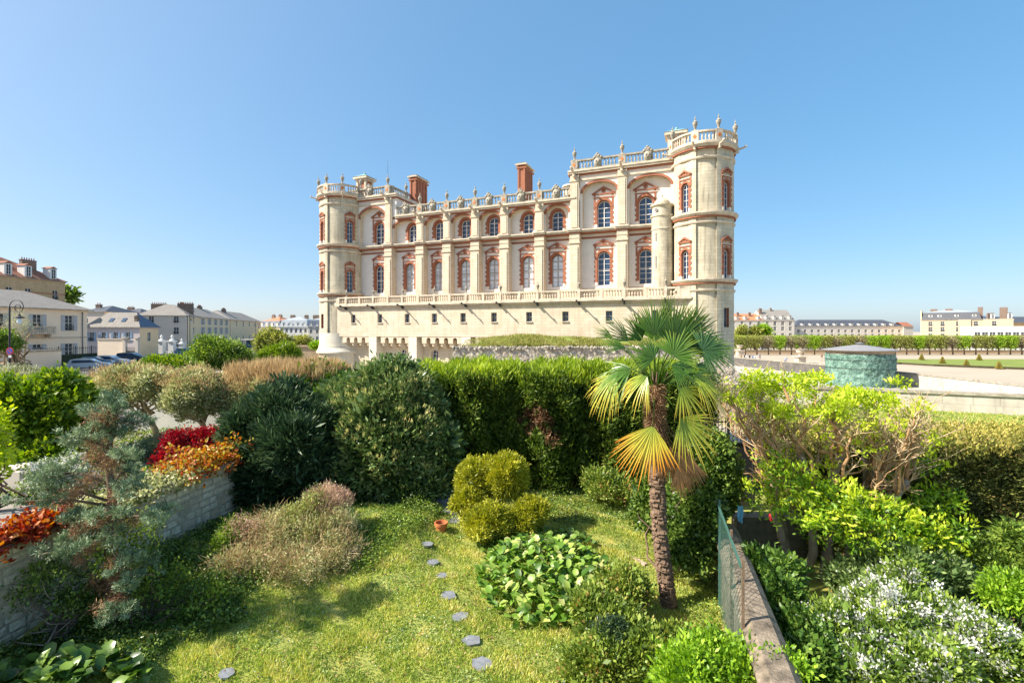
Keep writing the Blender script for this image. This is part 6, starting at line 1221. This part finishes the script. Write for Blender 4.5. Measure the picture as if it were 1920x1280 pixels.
# ---------- rows of clipped trees on the esplanade
def park_tree(mat,K,h=5.7,w_=3.6,seed=0,bare=False):
    t=thing('clipped_tree','x','tree',(0,0,0)); m=MB(); m.tube([(0,0,0),(.05,0,1.2),(0,.05,2.2)],[.2,.16,.14],7); m.build('trunk','bark',t)
    m=MB(); tips_=[(random.uniform(-w_/2,w_/2),random.uniform(-1,1),random.uniform(2.6,h-.3)) for _ in range(34 if bare else 16)]; branches(m,(0,.03,1.9),tips_,.08,.02,4,.5,4); m.build('branches','bark',t)
    n=K; z=1.6+(h-1.65)*rng.random(n)**.7; hw=w_/2*np.clip(.3+.62*(z-1.6)/2.6,0,.98); x=hw*rng.uniform(-1,1,n)*(1-.12*rng.random(n)); y=rng.uniform(-1.3,1.3,n); idx=np.repeat(np.arange(n),6); P=np.stack([x,y,z],1)[idx]+rng.normal(size=(n*6,3))*.14; P[:,2]=np.minimum(P[:,2],h+rng.random(n*6)*.06)
    r=rng.random(n*6); obj('crown',leafmesh('crown',P,nsurf(rng.normal(size=(n*6,3))+[0,0,.2]),rng.uniform(.16,.32,n*6),.17,mat,r),t); return t
kinds=[park_tree('f_tree',420),park_tree('f_treeb',520),park_tree('f_tree',360),park_tree('f_treebr',240,bare=True),park_tree('f_treeb',620)]
used=set(); seq=[2,0,2,3,1,3,3,4,0,3,0,3,1,4,2,0,1,2,0,3,1,2,0,1,4,3,1,3,0,3]
nm=['olive','bright green','thin olive','brownish budding','dense bright green']
for row in (0,1):
    for i in range(27):
        k=seq[(i+row*7)%len(seq)]; px=1376+i*(21.6)+row*10; D=144+row*8; x=PX(px,D)
        lbl='%s clipped tree in the %s row on the esplanade'%(nm[k],['front','rear'][row]); loc=(x,D,-.7)
        if k not in used: used.add(k); tt_=kinds[k]; tt_.location=loc; tt_['label']=lbl
        else: tt_=again(kinds[k],lbl,loc)
        tt_['group']='clipped trees in two rows on the esplanade'; tt_.scale=(1,1,1.0+random.uniform(-.01,.01))
for px,r,lb_ in ((1431,10,'round tree rising above the clipped row before the steep dark roof'),(1391,8,'tree top above the clipped row nearest the castle tower'),(1418,9,'tree top above the clipped row before the orange roof')):
    bush('street_tree',lb_,'tree',(PX(px,175),175,-.7),[lb(px,622,175,r,r),lb(px-4,628,175,r*.7,r*.7)],220,8,.5,.7,.45,'f_treeb' if px==1431 else 'f_tree',nb=10,r0=.25)
# cone topiary
cn=[(1728,118.5,'leftmost cone topiary'),(1767,106,'cone topiary beside a stone vase'),(1812,96,'cone topiary at the centre of the lawn edge'),(1836,117,'cone topiary at the back of the lawn'),(1873,90,'rightmost cone topiary on the lawn')]
def conet(h):
    t=thing('cone_topiary','x','topiary',(0,0,0),0,'cone topiaries round the far lawn'); n=2600; z=h*(1-np.sqrt(rng.random(n))); a=rng.uniform(0,2*PI,n); r=.62*(1-z/h)*h/1.75; P=np.stack([r*np.cos(a),r*np.sin(a),z+.1],1); obj('foliage',leafmesh('foliage',P,nsurf(rng.normal(size=(n,3))*.5+np.stack([np.cos(a),np.sin(a),np.full(n,.4)],1)),.14,.08,'f_hedgetop'),t); MB().lathe([(.06,0),(.6*h/1.75,.1),(0,h)],n=10).build('stem','bark',t); return t
c0=conet(1.45)
for i,(px,D,lb_) in enumerate(cn):
    if i==0: c0.location=(PX(px,D),D,-.69); c0['label']=lb_+' on the esplanade lawn'
    else: again(c0,lb_+('' if 'lawn' in lb_ else ' on the esplanade lawn'),(PX(px,D),D,-.69))
# ---------- people
def outfit(name,shirt,trs,hair=(.03,.02,.015),sit=False):
    k=NM(name); sp=k.new('ShaderNodeSeparateXYZ'); k.link(k.tc.outputs['Object'],sp.inputs[0]); mr=k.new('ShaderNodeMath',operation='DIVIDE'); k.link(sp.outputs[2],mr.inputs[0]); mr.inputs[1].default_value=1.75 if not sit else 1.3
    x=k.ramp(mr.outputs[0],[(0,(.03,.03,.03)),(.05,trs),(.52 if not sit else .34,shirt),(.83,(.5,.3,.22)),(.93,hair)]); x.node.color_ramp.interpolation='CONSTANT'; return k.done(x,.8)
def figure(label,loc,rz,mat,sit=False,walk=0,bow=0):
    if sit: zh=.42; J=[(0,0,zh),(0,bow*.25,zh+.28),(0,bow*.4,zh+.5),(0,bow*.5,zh+.58),(0,bow*.6,zh+.72),(0,bow*.62,zh+.84)]; 
    else: zh=.93; J=[(0,0,zh),(0,0,zh+.26),(0,0,zh+.5),(0,0,zh+.58),(0,.01,zh+.7),(0,.01,zh+.82)]
    rad=[.14,.13,.13,.055,.095,.08]; E_=[(i,i+1) for i in range(5)]
    for s in (-1,1):
        n0=len(J); sh=J[2]
        arm=[(s*.19,sh[1],sh[2]-.02),(s*.26,sh[1]+.02+(.12 if sit else 0),sh[2]-.3),(s*.22,sh[1]+.12+(.2 if sit else walk*s*.1),sh[2]-.5)]; J+=arm; rad+=[.055,.045,.035]; E_+=[(2,n0),(n0,n0+1),(n0+1,n0+2)]
        n0=len(J)
        leg=[(s*.1,0,zh-.06),(s*.11,.42,zh+.02),(s*.11,.44,zh-.4),(s*.11,.56,zh-.42)] if sit else [(s*.1,0,zh-.06),(s*.11,.03+walk*s*.14,zh-.48),(s*.11,walk*s*.22,.07),(s*.11,walk*s*.22+.14,.03)]
        J+=leg; rad+=[.1,.075,.05,.04]; E_+=[(0,n0),(n0,n0+1),(n0+1,n0+2),(n0+2,n0+3)]
    me=bpy.data.meshes.new('person'); me.from_pydata(J,E_,[]); o=obj('person',me,None,loc,rz); me.materials.append(mat)
    md=o.modifiers.new('s','SKIN'); 
    for v,r in zip(me.skin_vertices[0].data if me.skin_vertices else [],rad): v.radius=(r,r)
    return o,rad
def person(label,px,D,z,rz,mat,**kw):
    o,rad=figure(label,(PX(px,D),D,z),rz,mat,**kw); me=o.data
    if not me.skin_vertices:
        bpy.context.view_layer.objects.active=o
    for v,r in zip(me.skin_vertices[0].data,rad): v.radius=(r,r)
    me.skin_vertices[0].data[0].use_root=True; o.modifiers.new('u','SUBSURF').levels=1; o.modifiers['u'].render_levels=1; return tag(o,label,'person')
cA=outfit('white_shirt_outfit',(.7,.7,.7),(.05,.06,.1),sit=True); cB=outfit('dark_outfit',(.05,.05,.06),(.08,.07,.06),sit=True); cC=outfit('blue_shirt_outfit',(.25,.33,.5),(.05,.05,.08),sit=True); cD=outfit('brown_outfit',(.35,.22,.12),(.06,.06,.08),(.12,.06,.03),sit=True)
try:
    for i,(px,mt,ds) in enumerate([(1390,cD,'in brown, leftmost of the seated row'),(1395.5,cB,'in black beside the one in brown'),(1400,cA,'in white, third from the left'),(1405.5,cB,'in black, fourth from the left'),(1410.5,cC,'in pale blue, fifth from the left'),(1415.5,cA,'in white, rightmost of the seated row')]):
        D=124-(px-1378)*.16; q=person('person sitting on the moat wall '+ds,px,D,-.62,R(170+random.uniform(-20,20)),mt,sit=True,bow=.5); q['group']='people seated on the moat wall'
    person('person in a pale blue shirt bending forward on the moat wall, seated alone',1471,109,-.62,R(200),cC,sit=True,bow=1.1)
    sA=outfit('tan_walker',(.3,.15,.1),(.45,.35,.3)); sB=outfit('dark_walker',(.08,.05,.06),(.12,.12,.16)); sC=outfit('maroon_walker',(.25,.06,.07),(.06,.06,.08)); sD=outfit('blue_walker',(.12,.16,.28),(.04,.04,.06))
    person('person in a brown top and pale shorts walking alone on the esplanade',1541,114,-.7,R(20),sA,walk=1)
    person('person in dark clothes walking, left of the pair right of the green drum',1674,103,-.7,R(-60),sB,walk=1)
    person('person in maroon walking, right of the pair beside the green drum',1679.5,103,-.7,R(-70),sC,walk=1)
    person('person in dark blue walking near the seated row',1425,122,-.7,R(60),sD,walk=1)
except Exception as e: print('PEOPLE',e)
